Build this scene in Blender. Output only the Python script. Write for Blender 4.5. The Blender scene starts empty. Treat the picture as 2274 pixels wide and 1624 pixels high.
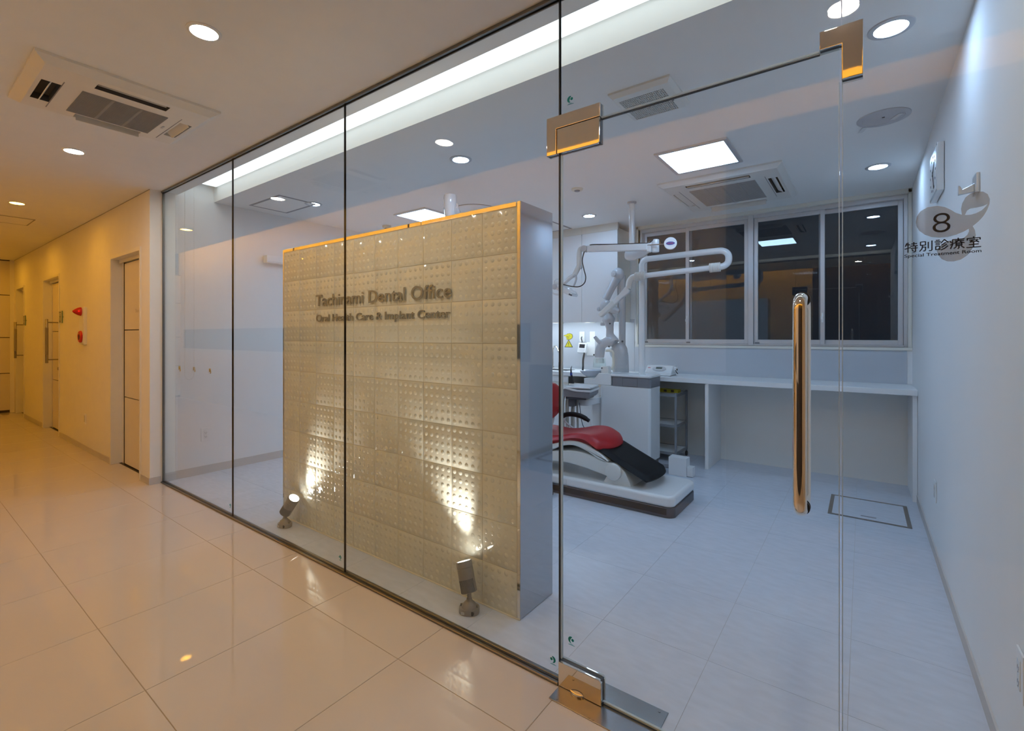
import bpy, bmesh, math, random
from mathutils import Vector, Matrix
random.seed(7)
C = bpy.context.scene.collection
sc = bpy.context.scene
PI = math.pi

# ------------------------------------------------------------ camera, world, exposure
cam_d = bpy.data.cameras.new('camera')
cam = bpy.data.objects.new('camera', cam_d)
C.objects.link(cam)
cam.location = (0, 0, 1.279)
cam.rotation_euler = (PI / 2, 0, 0.63743)
cam_d.sensor_width = 36
cam_d.lens = 36 * 1051.74 / 2274
cam_d.shift_y = -(812 - 745.2) / 2274
cam_d.clip_start = 0.02
sc.camera = cam

w = bpy.data.worlds.new('night')
sc.world = w
w.use_nodes = True
w.node_tree.nodes['Background'].inputs[0].default_value = (0.012, 0.017, 0.027, 1)
w.node_tree.nodes['Background'].inputs[1].default_value = 1.0

vs = sc.view_settings
vs.view_transform = 'Standard'
vs.look = 'None'
vs.gamma = 1
vs.exposure = 0.0
vs.use_curve_mapping = False
sc.cycles.max_bounces = 9
sc.cycles.diffuse_bounces = 5
sc.cycles.glossy_bounces = 5
sc.cycles.transparent_max_bounces = 24

# light levels (radiance of the lamps' luminous faces)
L_CORR = 285.0       # warm corridor downlights
L_ROOM = 90.0       # cool room downlights
L_PANEL = 16.0       # cool ceiling panels
L_TROUGH = 2.1      # strip in the ceiling trough
L_UNDER = 16.0       # strip under the wall cabinets
L_COVE = 24.0        # amber cove behind the camera
L_LOBBY = 175.0     # amber downlights at the far end of the corridor
W_SPOT = 24.0        # watts of each uplight
WARM = (1.0, 0.88, 0.74)
COOL = (0.57, 0.835, 1.27)
AMBER = (1.0, 0.46, 0.03)

# ------------------------------------------------------------ materials
def M(name, base, rough=0.5, metal=0.0, coat=0.0, var=0.03, scale=8.0, bump=0.0, bscale=200.0, stretch=None, spec=0.5, alpha=None):
    m = bpy.data.materials.new(name)
    m.use_nodes = True
    nt = m.node_tree
    b = nt.nodes['Principled BSDF']
    tc = nt.nodes.new('ShaderNodeTexCoord')
    mp = nt.nodes.new('ShaderNodeMapping')
    nt.links.new(tc.outputs['Object'], mp.inputs[0])
    if stretch:
        mp.inputs['Scale'].default_value = stretch
    n = nt.nodes.new('ShaderNodeTexNoise')
    n.inputs['Scale'].default_value = scale
    n.inputs['Detail'].default_value = 6
    nt.links.new(mp.outputs[0], n.inputs[0])
    r = nt.nodes.new('ShaderNodeValToRGB')
    lo = [max(0, c * (1 - var)) for c in base]
    hi = [min(1, c * (1 + var)) for c in base]
    r.color_ramp.elements[0].position = 0.3
    r.color_ramp.elements[1].position = 0.7
    r.color_ramp.elements[0].color = (*lo, 1)
    r.color_ramp.elements[1].color = (*hi, 1)
    nt.links.new(n.outputs[0], r.inputs[0])
    nt.links.new(r.outputs[0], b.inputs['Base Color'])
    b.inputs['Roughness'].default_value = rough
    b.inputs['Metallic'].default_value = metal
    b.inputs['Coat Weight'].default_value = coat
    b.inputs['Specular IOR Level'].default_value = spec
    if bump:
        n2 = nt.nodes.new('ShaderNodeTexNoise')
        n2.inputs['Scale'].default_value = bscale
        n2.inputs['Detail'].default_value = 3
        nt.links.new(mp.outputs[0], n2.inputs[0])
        bp = nt.nodes.new('ShaderNodeBump')
        bp.inputs['Strength'].default_value = bump
        bp.inputs['Distance'].default_value = 0.002
        nt.links.new(n2.outputs[0], bp.inputs['Height'])
        nt.links.new(bp.outputs[0], b.inputs['Normal'])
    return m

def EM(name, col, s):
    m = bpy.data.materials.new(name)
    m.use_nodes = True
    nt = m.node_tree
    for n in list(nt.nodes):
        nt.nodes.remove(n)
    o = nt.nodes.new('ShaderNodeOutputMaterial')
    e = nt.nodes.new('ShaderNodeEmission')
    e.inputs[0].default_value = (*col, 1)
    e.inputs[1].default_value = s
    nt.links.new(e.outputs[0], o.inputs[0])
    return m

def GLASS(name, tint=(0.966, 0.984, 0.977), f0=0.042, strength=1.0):
    # clear flat glass: see-through body plus a mirror layer that grows towards grazing angles
    m = bpy.data.materials.new(name)
    m.use_nodes = True
    nt = m.node_tree
    for n in list(nt.nodes):
        nt.nodes.remove(n)
    o = nt.nodes.new('ShaderNodeOutputMaterial')
    t = nt.nodes.new('ShaderNodeBsdfTransparent')
    t.inputs[0].default_value = (*tint, 1)
    g = nt.nodes.new('ShaderNodeBsdfGlossy')
    g.inputs['Roughness'].default_value = 0.0
    lw = nt.nodes.new('ShaderNodeLayerWeight')
    lw.inputs[0].default_value = 0.5
    p = nt.nodes.new('ShaderNodeMath'); p.operation = 'POWER'; p.inputs[1].default_value = 5.0
    nt.links.new(lw.outputs['Facing'], p.inputs[0])
    k = nt.nodes.new('ShaderNodeMath'); k.operation = 'MULTIPLY_ADD'
    k.inputs[1].default_value = (1 - f0) * strength; k.inputs[2].default_value = f0
    nt.links.new(p.outputs[0], k.inputs[0])
    mx = nt.nodes.new('ShaderNodeMixShader')
    nt.links.new(k.outputs[0], mx.inputs[0])
    nt.links.new(t.outputs[0], mx.inputs[1])
    nt.links.new(g.outputs[0], mx.inputs[2])
    nt.links.new(mx.outputs[0], o.inputs[0])
    return m

m_ceil = M('ceiling_paint', (0.86, 0.85, 0.82), 0.85, var=0.01, bump=0.06, bscale=350)
m_wall = M('corridor_wallpaper', (0.84, 0.81, 0.75), 0.8, var=0.012, bump=0.12, bscale=260)
m_wallr = M('room_wallpaper', (0.84, 0.84, 0.83), 0.8, var=0.012, bump=0.22, bscale=220, stretch=(1, 1, 0.25))
m_ftile = M('polished_cream_tile', (0.60, 0.54, 0.475), 0.025, var=0.012, scale=3, spec=0.65)
m_grout = M('tile_grout', (0.36, 0.29, 0.20), 0.9)
m_vinyl = M('marbled_vinyl', (0.60, 0.635, 0.70), 0.27, var=0.05, scale=11, stretch=(1.0, 3.0, 1), spec=0.45)
m_seam = M('vinyl_seam', (0.42, 0.40, 0.38), 0.8)
m_base = M('beige_baseboard', (0.60, 0.56, 0.52), 0.6)
m_white = M('white_laminate', (0.82, 0.82, 0.81), 0.35, var=0.01)
m_wgloss = M('white_gloss_plastic', (0.82, 0.82, 0.81), 0.16, var=0.008, coat=0.3)
m_plast = M('warm_white_plastic', (0.80, 0.78, 0.73), 0.35, var=0.01)
m_ivory = M('ivory_plastic', (0.74, 0.68, 0.55), 0.35, var=0.01)
m_greyw = M('grey_white_enamel', (0.56, 0.56, 0.57), 0.22, var=0.01, coat=0.3)
m_lgrey = M('light_grey_plastic', (0.55, 0.55, 0.56), 0.4)
m_trol = M('grey_tube_enamel', (0.27, 0.28, 0.30), 0.35)
m_grey = M('mid_grey_plastic', (0.22, 0.215, 0.23), 0.4)
m_dgrey = M('dark_grey_plastic', (0.07, 0.075, 0.09), 0.4)
m_black = M('black_rubber', (0.012, 0.012, 0.013), 0.5)
m_blackm = M('black_cavity', (0.02, 0.018, 0.016), 0.9)
m_cav = M('duct_shadow_grey', (0.10, 0.09, 0.08), 0.8)
m_red = M('red_upholstery', (0.42, 0.008, 0.012), 0.40, var=0.04)
m_blackl = M('black_upholstery', (0.010, 0.010, 0.011), 0.48, var=0.05, bump=0.15, bscale=500, spec=0.2)
m_chrome = M('polished_chrome', (0.78, 0.74, 0.68), 0.035, metal=1, var=0.01)
m_steel = M('brushed_steel', (0.38, 0.36, 0.34), 0.26, metal=1, var=0.06, scale=30, stretch=(1, 40, 1))
m_panel = M('polished_side_panel', (0.47, 0.50, 0.54), 0.06, metal=0.85, var=0.015)
m_alu = M('anodised_aluminium', (0.66, 0.66, 0.67), 0.38, metal=0.6, var=0.01)
m_frame = M('cream_window_casing', (0.74, 0.71, 0.63), 0.5, var=0.01)
m_ctile = M('cream_glazed_ceramic', (0.75, 0.75, 0.645), 0.08, var=0.015, scale=12, coat=0.5)
m_cgrout = M('cream_grout', (0.60, 0.55, 0.42), 0.85)
m_letter = M('bronze_grey_lettering', (0.32, 0.29, 0.22), 0.35, metal=0.3, var=0.02)
m_spot = M('grey_cast_aluminium', (0.30, 0.285, 0.26), 0.42, metal=0.35, var=0.03)
m_acgr = M('grille_grey', (0.36, 0.35, 0.33), 0.6)
m_fire = M('fire_red_plastic', (0.55, 0.012, 0.010), 0.3)
m_gold = M('gold_hook', (0.75, 0.45, 0.10), 0.5, metal=1)
m_teal = M('teal_print', (0.0, 0.26, 0.26), 0.5)
m_sign = M('grey_film_print', (0.36, 0.37, 0.37), 0.6, var=0.01)
def FILM(name, col, cover):
    m = M(name, col, 0.6)
    nt = m.node_tree
    b = nt.nodes['Principled BSDF']; o = nt.nodes['Material Output']
    t = nt.nodes.new('ShaderNodeBsdfTransparent'); mx = nt.nodes.new('ShaderNodeMixShader')
    mx.inputs[0].default_value = cover
    nt.links.new(t.outputs[0], mx.inputs[1]); nt.links.new(b.outputs[0], mx.inputs[2]); nt.links.new(mx.outputs[0], o.inputs[0])
    return m
m_sign = FILM('frosted_grey_film', (0.30, 0.33, 0.36), 0.42)
m_ink = M('black_film_print', (0.012, 0.008, 0.008), 0.6)
m_yellow = M('warning_yellow', (0.62, 0.55, 0.02), 0.5)
m_blue = M('label_blue', (0.02, 0.05, 0.28), 0.4)
m_redp = M('red_print', (0.55, 0.02, 0.03), 0.5)
m_band = M('reception_glass', (0.13, 0.15, 0.18), 0.3)
m_lcd = M('lcd_screen', (0.10, 0.13, 0.11), 0.2)
m_screen = M('dark_screen', (0.02, 0.022, 0.03), 0.15)
m_splash = M('blue_grey_backsplash', (0.52, 0.555, 0.60), 0.18, var=0.01)
m_doorw = M('cream_door_panel', (0.76, 0.70, 0.58), 0.22, var=0.01)
m_joint = M('dark_joint', (0.06, 0.045, 0.03), 0.6)
m_brown = M('dark_brown_panel', (0.06, 0.045, 0.035), 0.4)
m_seal = M('dark_silicone', (0.035, 0.034, 0.032), 0.35)
m_gedge = M('polished_glass_edge', (0.55, 0.66, 0.68), 0.08, var=0.02, coat=1.0)
m_rail = M('rail_metal', (0.24, 0.22, 0.19), 0.32, metal=1, var=0.05)
m_hose = M('beige_grey_hose', (0.42, 0.40, 0.36), 0.5)
m_tape = M('masking_tape', (0.72, 0.71, 0.68), 0.7)
m_amberw = M('lobby_wall_paint', (0.78, 0.72, 0.62), 0.75)
m_glass = GLASS('clear_glass')
m_wglass = GLASS('window_glass', (0.80, 0.83, 0.85), 0.06)
m_acryl = GLASS('acrylic_plate', (0.90, 0.95, 0.93), 0.05)
e_corr = EM('warm_downlight_glow', WARM, L_CORR)
e_room = EM('cool_downlight_glow', COOL, L_ROOM)
e_panel = EM('cool_panel_glow', COOL, L_PANEL)
e_trough = EM('trough_strip_glow', (0.86, 0.95, 1.0), L_TROUGH)
e_under = EM('under_cabinet_glow', (0.72, 0.84, 1.0), L_UNDER)
e_cove = EM('amber_cove_glow', AMBER, L_COVE)
e_lobby = EM('amber_lobby_glow', AMBER, L_LOBBY)
e_spot = EM('uplight_lens_glow', (1.0, 0.93, 0.84), 14.0)
e_red = EM('alarm_lamp_glow', (1.0, 0.02, 0.01), 0.9)

# ------------------------------------------------------------ mesh helpers
ORG = {}

class MB:
    def __init__(s):
        s.bm = bmesh.new()
        s.wn = False

    def box(s, x0, x1, y0, y1, z0, z1, bev=0.0, seg=2, mi=0):
        x0, x1 = min(x0, x1), max(x0, x1); y0, y1 = min(y0, y1), max(y0, y1); z0, z1 = min(z0, z1), max(z0, z1)
        r = bmesh.ops.create_cube(s.bm, size=1)
        vs_ = r['verts']
        for v in vs_:
            v.co = Vector(((x0 + x1) / 2 + v.co.x * (x1 - x0), (y0 + y1) / 2 + v.co.y * (y1 - y0), (z0 + z1) / 2 + v.co.z * (z1 - z0)))
        if bev > 0:
            s.wn = True
            es = list({e for v in vs_ for e in v.link_edges})
            bmesh.ops.bevel(s.bm, geom=es, offset=bev, segments=seg, profile=0.5, affect='EDGES')
        return s

    def ring(s, c, n, r, seg):
        n = n.normalized()
        a = n.orthogonal().normalized()
        if abs(n.z) < 0.9:
            a = Vector((0, 0, 1)).cross(n).normalized()
        else:
            a = Vector((1, 0, 0)) - n * n.x
            a.normalize()
        b = n.cross(a)
        return [s.bm.verts.new(c + a * (r * math.cos(2 * PI * i / seg)) + b * (r * math.sin(2 * PI * i / seg))) for i in range(seg)]

    def bridge(s, r0, r1):
        n = len(r0)
        for i in range(n):
            s.bm.faces.new((r0[i], r0[(i + 1) % n], r1[(i + 1) % n], r1[i]))

    def sweep(s, pts, rads, seg=14, cap=True):
        # rings along a path, with parallel transported frames
        pts = [Vector(p) for p in pts]
        if not isinstance(rads, (list, tuple)):
            rads = [rads] * len(pts)
        tans = []
        for i in range(len(pts)):
            a = pts[max(i - 1, 0)]; b = pts[min(i + 1, len(pts) - 1)]
            t = (b - a)
            if t.length < 1e-9:
                t = pts[min(i + 1, len(pts) - 1)] - pts[max(i - 2, 0)]
            tans.append(t.normalized())
        t0 = tans[0]
        up = t0.orthogonal().normalized()
        rings = []
        for i, p in enumerate(pts):
            t = tans[i]
            up = (up - t * up.dot(t))
            if up.length < 1e-6:
                up = t.orthogonal()
            up.normalize()
            b = t.cross(up)
            rings.append([s.bm.verts.new(p + up * (rads[i] * math.cos(2 * PI * k / seg)) + b * (rads[i] * math.sin(2 * PI * k / seg))) for k in range(seg)])
        for i in range(len(rings) - 1):
            s.bridge(rings[i], rings[i + 1])
        if cap:
            s.bm.faces.new(list(reversed(rings[0])))
            s.bm.faces.new(rings[-1])
        return s

    def tube(s, pts, r, seg=12, sub=6):
        return s.sweep(smooth(pts, sub), r, seg)

    def cyl(s, p0, p1, r0, r1=None, seg=24, bev=0.0):
        r1 = r0 if r1 is None else r1
        p0, p1 = Vector(p0), Vector(p1)
        if bev <= 0:
            return s.lathe([(0, r0), ((p1 - p0).length, r1)], p0, p1 - p0, seg)
        L = (p1 - p0).length
        return s.lathe([(0, r0 - bev), (bev * 0.3, r0 - bev * 0.3), (bev, r0), (L - bev, r1), (L - bev * 0.3, r1 - bev * 0.3), (L, r1 - bev)], p0, p1 - p0, seg)

    def lathe(s, prof, origin, axis, seg=32, cap=True):
        o = Vector(origin); n = Vector(axis).normalized()
        rings = [s.ring(o + n * d, n, max(r, 1e-5), seg) for d, r in prof]
        for i in range(len(rings) - 1):
            s.bridge(rings[i], rings[i + 1])
        if cap:
            s.bm.faces.new(list(reversed(rings[0])))
            s.bm.faces.new(rings[-1])
        return s

    def ell(s, c, rx, ry, rz, rot=None, seg=24, rings=14):
        r = bmesh.ops.create_uvsphere(s.bm, u_segments=seg, v_segments=rings, radius=1)
        mt = Matrix.Diagonal((rx, ry, rz))
        if rot is not None:
            mt = rot.to_3x3() @ mt
        for v in r['verts']:
            v.co = Vector(c) + mt @ v.co
        return s

    def prism(s, poly, axis, a, b, bev=0.0, seg=2):
        # poly: 2D points in the plane normal to axis ('y': (x,z), 'x': (y,z), 'z': (x,y))
        def P(p, t):
            if axis == 'y': return Vector((p[0], t, p[1]))
            if axis == 'x': return Vector((t, p[0], p[1]))
            return Vector((p[0], p[1], t))
        A = [s.bm.verts.new(P(p, a)) for p in poly]
        B = [s.bm.verts.new(P(p, b)) for p in poly]
        n = len(poly)
        fs = [s.bm.faces.new(A), s.bm.faces.new(list(reversed(B)))]
        caps = list(fs)
        for i in range(n):
            fs.append(s.bm.faces.new((A[(i + 1) % n], A[i], B[i], B[(i + 1) % n])))
        bmesh.ops.recalc_face_normals(s.bm, faces=fs)
        if bev > 0:
            s.wn = True
            es = list({e for f in caps for e in f.edges})
            bmesh.ops.bevel(s.bm, geom=es, offset=bev, segments=seg, profile=0.5, affect='EDGES')
        return s

    def rot(s, mt):
        bmesh.ops.transform(s.bm, matrix=mt, verts=s.bm.verts)
        return s

    def mesh(s, name, org=Vector((0, 0, 0)), angle=38):
        bmesh.ops.recalc_face_normals(s.bm, faces=s.bm.faces)
        me = bpy.data.meshes.new(name)
        for v in s.bm.verts:
            v.co -= org
        s.bm.to_mesh(me)
        s.bm.free()
        for p in me.polygons:
            p.use_smooth = True
        me.set_sharp_from_angle(angle=math.radians(angle))
        return me

    def build(s, name, mat, parent=None, angle=38, mats=None):
        if parent is not None:
            org = ORG[parent.name]
        else:
            xs = [v.co for v in s.bm.verts]
            org = Vector(((min(v.x for v in xs) + max(v.x for v in xs)) / 2, (min(v.y for v in xs) + max(v.y for v in xs)) / 2, min(v.z for v in xs)))
        me = s.mesh(name, org, angle)
        for mm in (mats or [mat]):
            me.materials.append(mm)
        o = bpy.data.objects.new(name, me)
        C.objects.link(o)
        if s.wn:
            md = o.modifiers.new('even_normals', 'WEIGHTED_NORMAL')
            md.weight = 100
            md.keep_sharp = True
        if parent is not None:
            o.parent = parent
        else:
            o.location = org
        ORG[o.name] = org
        return o

def smooth(pts, sub=6):
    pts = [Vector(p) for p in pts]
    if len(pts) < 3:
        return pts
    out = []
    for i in range(len(pts) - 1):
        p0 = pts[max(i - 1, 0)]; p1 = pts[i]; p2 = pts[i + 1]; p3 = pts[min(i + 2, len(pts) - 1)]
        for k in range(sub):
            t = k / sub
            out.append(0.5 * ((2 * p1) + (p2 - p0) * t + (2 * p0 - 5 * p1 + 4 * p2 - p3) * t * t + (3 * p1 - p0 - 3 * p2 + p3) * t ** 3))
    out.append(pts[-1])
    return out

def closed2(pts, sub=4):
    n = len(pts); out = []
    P = [Vector((p[0], p[1])) for p in pts]
    for i in range(n):
        p0, p1, p2, p3 = P[i - 1], P[i], P[(i + 1) % n], P[(i + 2) % n]
        for k in range(sub):
            t = k / sub
            q = 0.5 * ((2 * p1) + (p2 - p0) * t + (2 * p0 - 5 * p1 + 4 * p2 - p3) * t * t + (3 * p1 - p0 - 3 * p2 + p3) * t ** 3)
            out.append((q.x, q.y))
    return out

def tag(o, label, cat=None, group=None, kind=None):
    o['label'] = label
    if cat: o['category'] = cat
    if group: o['group'] = group
    if kind: o['kind'] = kind
    return o

def thing(name, label, cat, loc, group=None):
    o = bpy.data.objects.new(name, None)
    o.empty_display_size = 0.05
    C.objects.link(o)
    o.location = loc
    ORG[o.name] = Vector(loc)
    return tag(o, label, cat, group)

def struct(name, label, loc=None):
    o = bpy.data.objects.new(name, None)
    o.empty_display_size = 0.05
    C.objects.link(o)
    o.location = loc or (0, 0, 0)
    ORG[o.name] = Vector(o.location)
    o['label'] = label
    o['kind'] = 'structure'
    return o

def sbox(name, label, m, *b, bev=0.0):
    o = MB().box(*b, bev=bev).build(name, m)
    o['label'] = label; o['kind'] = 'structure'
    return o

def dup(root, delta, label=None, group=None):
    r = root.copy(); C.objects.link(r); r.location = root.location + Vector(delta)
    if label: r['label'] = label
    if group: r['group'] = group
    for ch in list(root.children):
        c = ch.copy(); C.objects.link(c); c.parent = r
        for g in list(ch.children):
            d = g.copy(); C.objects.link(d); d.parent = c
    return r

def inst(me, name, parent, loc, mat=None):
    o = bpy.data.objects.new(name, me)
    C.objects.link(o)
    o.parent = parent
    o.location = loc
    return o

def rect_ring(mb, x0, x1, y0, y1, z0, z1, wd, bev=0.0):
    # flat frame around a rectangle, four bars butted together
    mb.box(x0, x1, y0, y0 + wd, z0, z1, bev); mb.box(x0, x1, y1 - wd, y1, z0, z1, bev)
    mb.box(x0, x0 + wd, y0 + wd, y1 - wd, z0, z1, bev); mb.box(x1 - wd, x1, y0 + wd, y1 - wd, z0, z1, bev)
    return mb

# =========================================================== STRUCTURE
HC = 2.53
YG = 1.508            # middle of the glass wall
XL, XR = -4.90, 0.338  # room side walls
YB = 5.25             # room back wall

# corridor floor: slab plus polished tiles with recessed joints
fl = struct('floor', 'polished cream porcelain tile floor of the corridor', (0, 0, 0))
MB().box(-11.5, 2.0, -0.9, 1.50, -0.08, -0.0015).build('slab', m_grout, fl)
px_, py_ = 0.600, 0.6515
tm = MB().box(-px_ / 2 + .0012, px_ / 2 - .0012, -py_ / 2 + .0012, py_ / 2 - .0012, -0.008, 0.0, bev=0.0008, seg=1).mesh('tile', angle=20)
tm.materials.append(m_ftile)
YT = 0.5848
for iy in range(-2, 1):
    for ix in range(-13, 9):
        cx = -3.2758 + px_ * (ix + 0.5); cy = YT + py_ * (iy + 0.5)
        if cx < -11.4 or cx > 1.9: continue
        inst(tm, 'tile', fl, (cx, cy, random.uniform(-.0001, .0001)))
# last narrow course against the glass and wall
hh = 1.488 - (YT + py_)
tm2 = MB().box(-px_ / 2 + .0012, px_ / 2 - .0012, .0012, hh - .001, -0.008, 0.0, bev=0.0008, seg=1).mesh('tile', angle=20)
tm2.materials.append(m_ftile)
for ix in range(-14, 9):
    cx = -3.2758 + px_ * (ix + 0.5)
    if cx < -11.4 or cx > 1.9: continue
    inst(tm2, 'tile', fl, (cx, YT + py_, 0))

# room floor: marbled vinyl tiles with hairline seams
fr = struct('floor', 'pale marbled vinyl tile floor of the treatment room', (0, 0, 0))
MB().box(XL - .1, XR + .1, 1.50, YB + .1, -0.08, -0.0008).build('slab', m_seam, fr)
vx, vy = 0.4495, 0.4975
vm = MB().box(-vx / 2 + .0007, vx / 2 - .0007, -vy / 2 + .0007, vy / 2 - .0007, -0.004, 0.0).mesh('vinyl_tile')
vm.materials.append(m_vinyl)
for iy in range(0, 8):
    for ix in range(-11, 2):
        cx = -0.04 + vx * (ix - 0.5) ; cy = 1.4575 + vy * (iy + .5)
        if cx + vx / 2 < XL or cx - vx / 2 > XR: continue
        x0 = max(cx - vx / 2, XL - .05); x1 = min(cx + vx / 2, XR + .05)
        y0 = max(cy - vy / 2, 1.5); y1 = cy + vy / 2
        if x1 - x0 > vx - .01 and y1 - y0 > vy - .01:
            inst(vm, 'vinyl_tile', fr, (cx, cy, 0))
        else:
            o = MB().box(x0 + .0007, x1 - .0007, y0 + .0007, y1 - .0007, -0.004, 0).build('vinyl_tile', m_vinyl, fr)

# ceilings
sbox('ceiling', 'plain cream plaster ceiling of the corridor', m_ceil, -11.5, 2.1, 0.23, 1.513, HC, HC + 0.12)
sbox('ceiling', 'white plaster ceiling of the treatment room', m_ceil, XL - .1, XR + .1, 1.91, YB + .1, HC, HC + 0.42)
sbox('ceiling', 'raised ceiling over the lobby behind the viewer', m_ceil, -11.5, 2.1, -0.85, 0.35, 3.02, 3.10)
sbox('trim_1', 'narrow white soffit along the top of the glass wall', m_ceil, XL - .1, XR + .1, 1.513, 1.615, HC, HC + 0.02)
sbox('trim_2', 'white roof of the ceiling light trough', m_ceil, XL - .1, XR + .1, 1.50, 1.92, 2.672, 2.73)
sbox('trim_3', 'upstand at the corridor ceiling edge', m_ceil, -11.5, 2.1, 0.23, 0.27, HC + .12, 3.02)
sbox('trim_4', 'front wall of the ceiling light trough', m_ceil, XL - .1, XR + .1, 1.488, 1.512, HC + .121, 2.672)

# walls of the room
sbox('wall_right', 'white textured wallpaper wall on the right of the room', m_wallr, XR, XR + .12, 1.50, YB + .1, 0, HC + .25)
wl = struct('wall_left', 'white wallpaper wall at the left end of the treatment room')
MB().box(XL - .12, XL, 1.60, YB + .1, 0, 2.80).build('wall_surface', m_wallr, wl)
MB().box(XL - .02, XL + .004, 1.513, 1.60, 0, HC).build('jamb', m_wallr, wl)
wb = struct('wall_back', 'white back wall of the room around the night window')
WX0, WX1, WZ0, WZ1 = -2.075, 0.330, 1.175, 2.525
MB().box(XL - .1, WX0, YB, YB + .14, 0, HC + .2).build('wall_surface', m_wallr, wb)
MB().box(WX0, XR + .1, YB, YB + .14, 0, WZ0).build('wall_surface', m_wallr, wb)
MB().box(WX0, XR + .1, YB, YB + .14, WZ1, HC + .2).build('wall_surface', m_wallr, wb)
MB().box(WX1, XR + .1, YB, YB + .14, WZ0, WZ1).build('wall_surface', m_wallr, wb)
# glossy splash panels above the counter
sbox('trim_7', 'blue grey glossy splash panel under the window', m_splash, -2.12, XR - .035, YB - .006, YB - .0005, 0.8625, 1.149)
sbox('trim_8', 'brightly lit glossy splash panel under the wall cabinets', m_splash, -4.2, -2.123, YB - .006, YB - .0005, 0.8625, 1.468)

# walls of the corridor
YW = 1.41
wc = struct('wall_corridor', 'cream wallpaper wall of the corridor with three recessed doors')
DOORS = [(-5.985, -5.14), (-9.11, -8.19), (-11.2, -10.53)]
xs = [-4.895]
for a, b in DOORS:
    MB().box(b, xs[-1], YW, 1.60, 0, HC).build('wall_surface', m_wall, wc)
    MB().box(a, b, YW, 1.60, 2.035, HC).build('wall_surface', m_wall, wc)
    xs.append(a)
MB().box(-11.5, xs[-1], YW, 1.60, 0, HC).build('wall_surface', m_wall, wc)
MB().box(-11.4, -4.896, YW - .0015, YW + .01, HC - .005, HC - .0005).build('shadow_gap', m_letter, wc)
we = struct('wall_end', 'panelled cream wall at the far end of the corridor')
zz = [0.035, 0.651, 1.243, 1.947, 2.52]
for k in range(4):
    MB().box(-11.52, -11.40, -0.9, 1.36, zz[k] + .006, zz[k + 1] - .006, bev=.002, seg=1).build('panel', m_doorw, we)
MB().box(-11.60, -11.41, -0.9, 1.42, 0, HC).build('backing', m_joint, we)
MB().box(-11.52, -11.39, 1.36, 1.41, 0, HC).build('post', m_wall, we)
sbox('wall_opposite', 'amber lit lobby wall facing the glass', m_amberw, -11.5, 2.1, -0.95, -0.80, 0, 3.1)
sbox('wall_near', 'cream wall closing the corridor on the right', m_wall, 2.0, 2.1, -0.85, 1.5, 0, 3.1)
sbox('wall_near', 'cream wall piece beside the glass wall end', m_wall, XR + .12, 2.1, 1.46, 1.56, 0, HC)
sbox('trim_5', 'dark lobby panel reflected in the glass', m_brown, -0.82, 1.98, -0.80, -0.77, 0, 2.80)
sbox('trim_9', 'added dark low panel that dims the reflection in the glass door', m_brown, -2.55, -0.83, -0.80, -0.70, 0, 1.0)  # unseen dark panel added so the glass door mirrors less amber
sbox('window_2', 'long dark reception window band in the lobby wall', m_band, -11.2, -2.6, -0.80, -0.785, 1.02, 1.40)

# baseboards
sbox('baseboard_left', 'beige baseboard on the left wall of the room', m_base, XL, XL + .008, 1.513, YB, 0, 0.075)
sbox('baseboard_right', 'beige baseboard on the right wall of the room', m_base, XR - .007, XR, 1.513, 4.76, 0, 0.06)
bb = struct('baseboard_corridor', 'beige baseboard along the corridor wall')
for a, b in ((-5.14, -4.895), (-8.19, -5.985), (-10.53, -9.11)):
    MB().box(a + .03, b, YW - .007, YW, 0, 0.06).build('baseboard', m_base, bb)
MB().box(-4.895, -4.888, YW - .007, 1.488, 0, 0.06).build('baseboard', m_base, bb)

# corridor doors
for i, (a, b) in enumerate(DOORS):
    lab = ['cream sliding door nearest the glass wall, printed with staff notice', 'cream sliding door with long steel handle beyond the fire alarm', 'farthest cream sliding door with long steel handle at the corridor end'][i]
    d = struct('door_%d' % (i + 1), lab, (a, YW, 0))
    fm = MB()
    fm.box(a - .028, a + .003, YW - .008, 1.598, 0, 2.065, .002, 1)
    fm.box(b - .003, b + .028, YW - .008, 1.598, 0, 2.065, .002, 1)
    fm.box(a + .003, b - .003, YW - .008, 1.598, 2.032, 2.065, .002, 1)
    fm.build('door_frame', m_plast, d)
    MB().box(a + .004, b - .004, 1.507, 1.57, 0, 2.0).build('door_core', m_joint, d)
    hs = [0.012, 0.672, 1.332, 1.992]
    xa = a + (.115 if i == 0 else .10)
    for k in range(3):
        MB().box(xa + .012, b - .002, 1.482, 1.506, hs[k] + .004, hs[k + 1] - .004, .0015, 1).build('panel', m_doorw, d)
    MB().box(xa, xa + .010, 1.478, 1.506, 0.004, 1.998).build('edge_strip', m_alu if i else m_joint, d)
    MB().box(a + .003, xa - .002, 1.492, 1.506, 0.004, 1.998).build('reveal_panel', m_plast, d)
    MB().box(a + .003, b - .003, 1.470, 1.506, 0, 0.004).build('floor_guide', m_joint, d)
    MB().box(a + .003, b - .003, 1.470, 1.50, 2.0, 2.032).build('head_rail', m_plast, d)
    if i:
        hx = xa + .055 if i == 1 else xa + .05
        hx = [0, -8.60, -10.89][i]
        hm = MB()
        hm.cyl((hx, YW - .05, 0.915), (hx, YW - .05, 1.495), 0.016, seg=16, bev=.004)
        h = hm.build('handle', m_steel, d)
        MB().cyl((hx, YW - .05, 1.03), (hx, YW - .05, 1.38), 0.0175, seg=16).build('grip', m_letter, h)
        for z_ in (0.96, 1.45):
            MB().cyl((hx, YW - .05, z_), (hx, 1.482, z_), 0.008, seg=12).build('standoff', m_steel, h)
        MB().cyl((hx + .06, 1.455, 0.84), (hx + .06, 1.482, 0.84), 0.022, seg=20, bev=.006).build('thumb_lock', m_steel, d)

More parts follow.
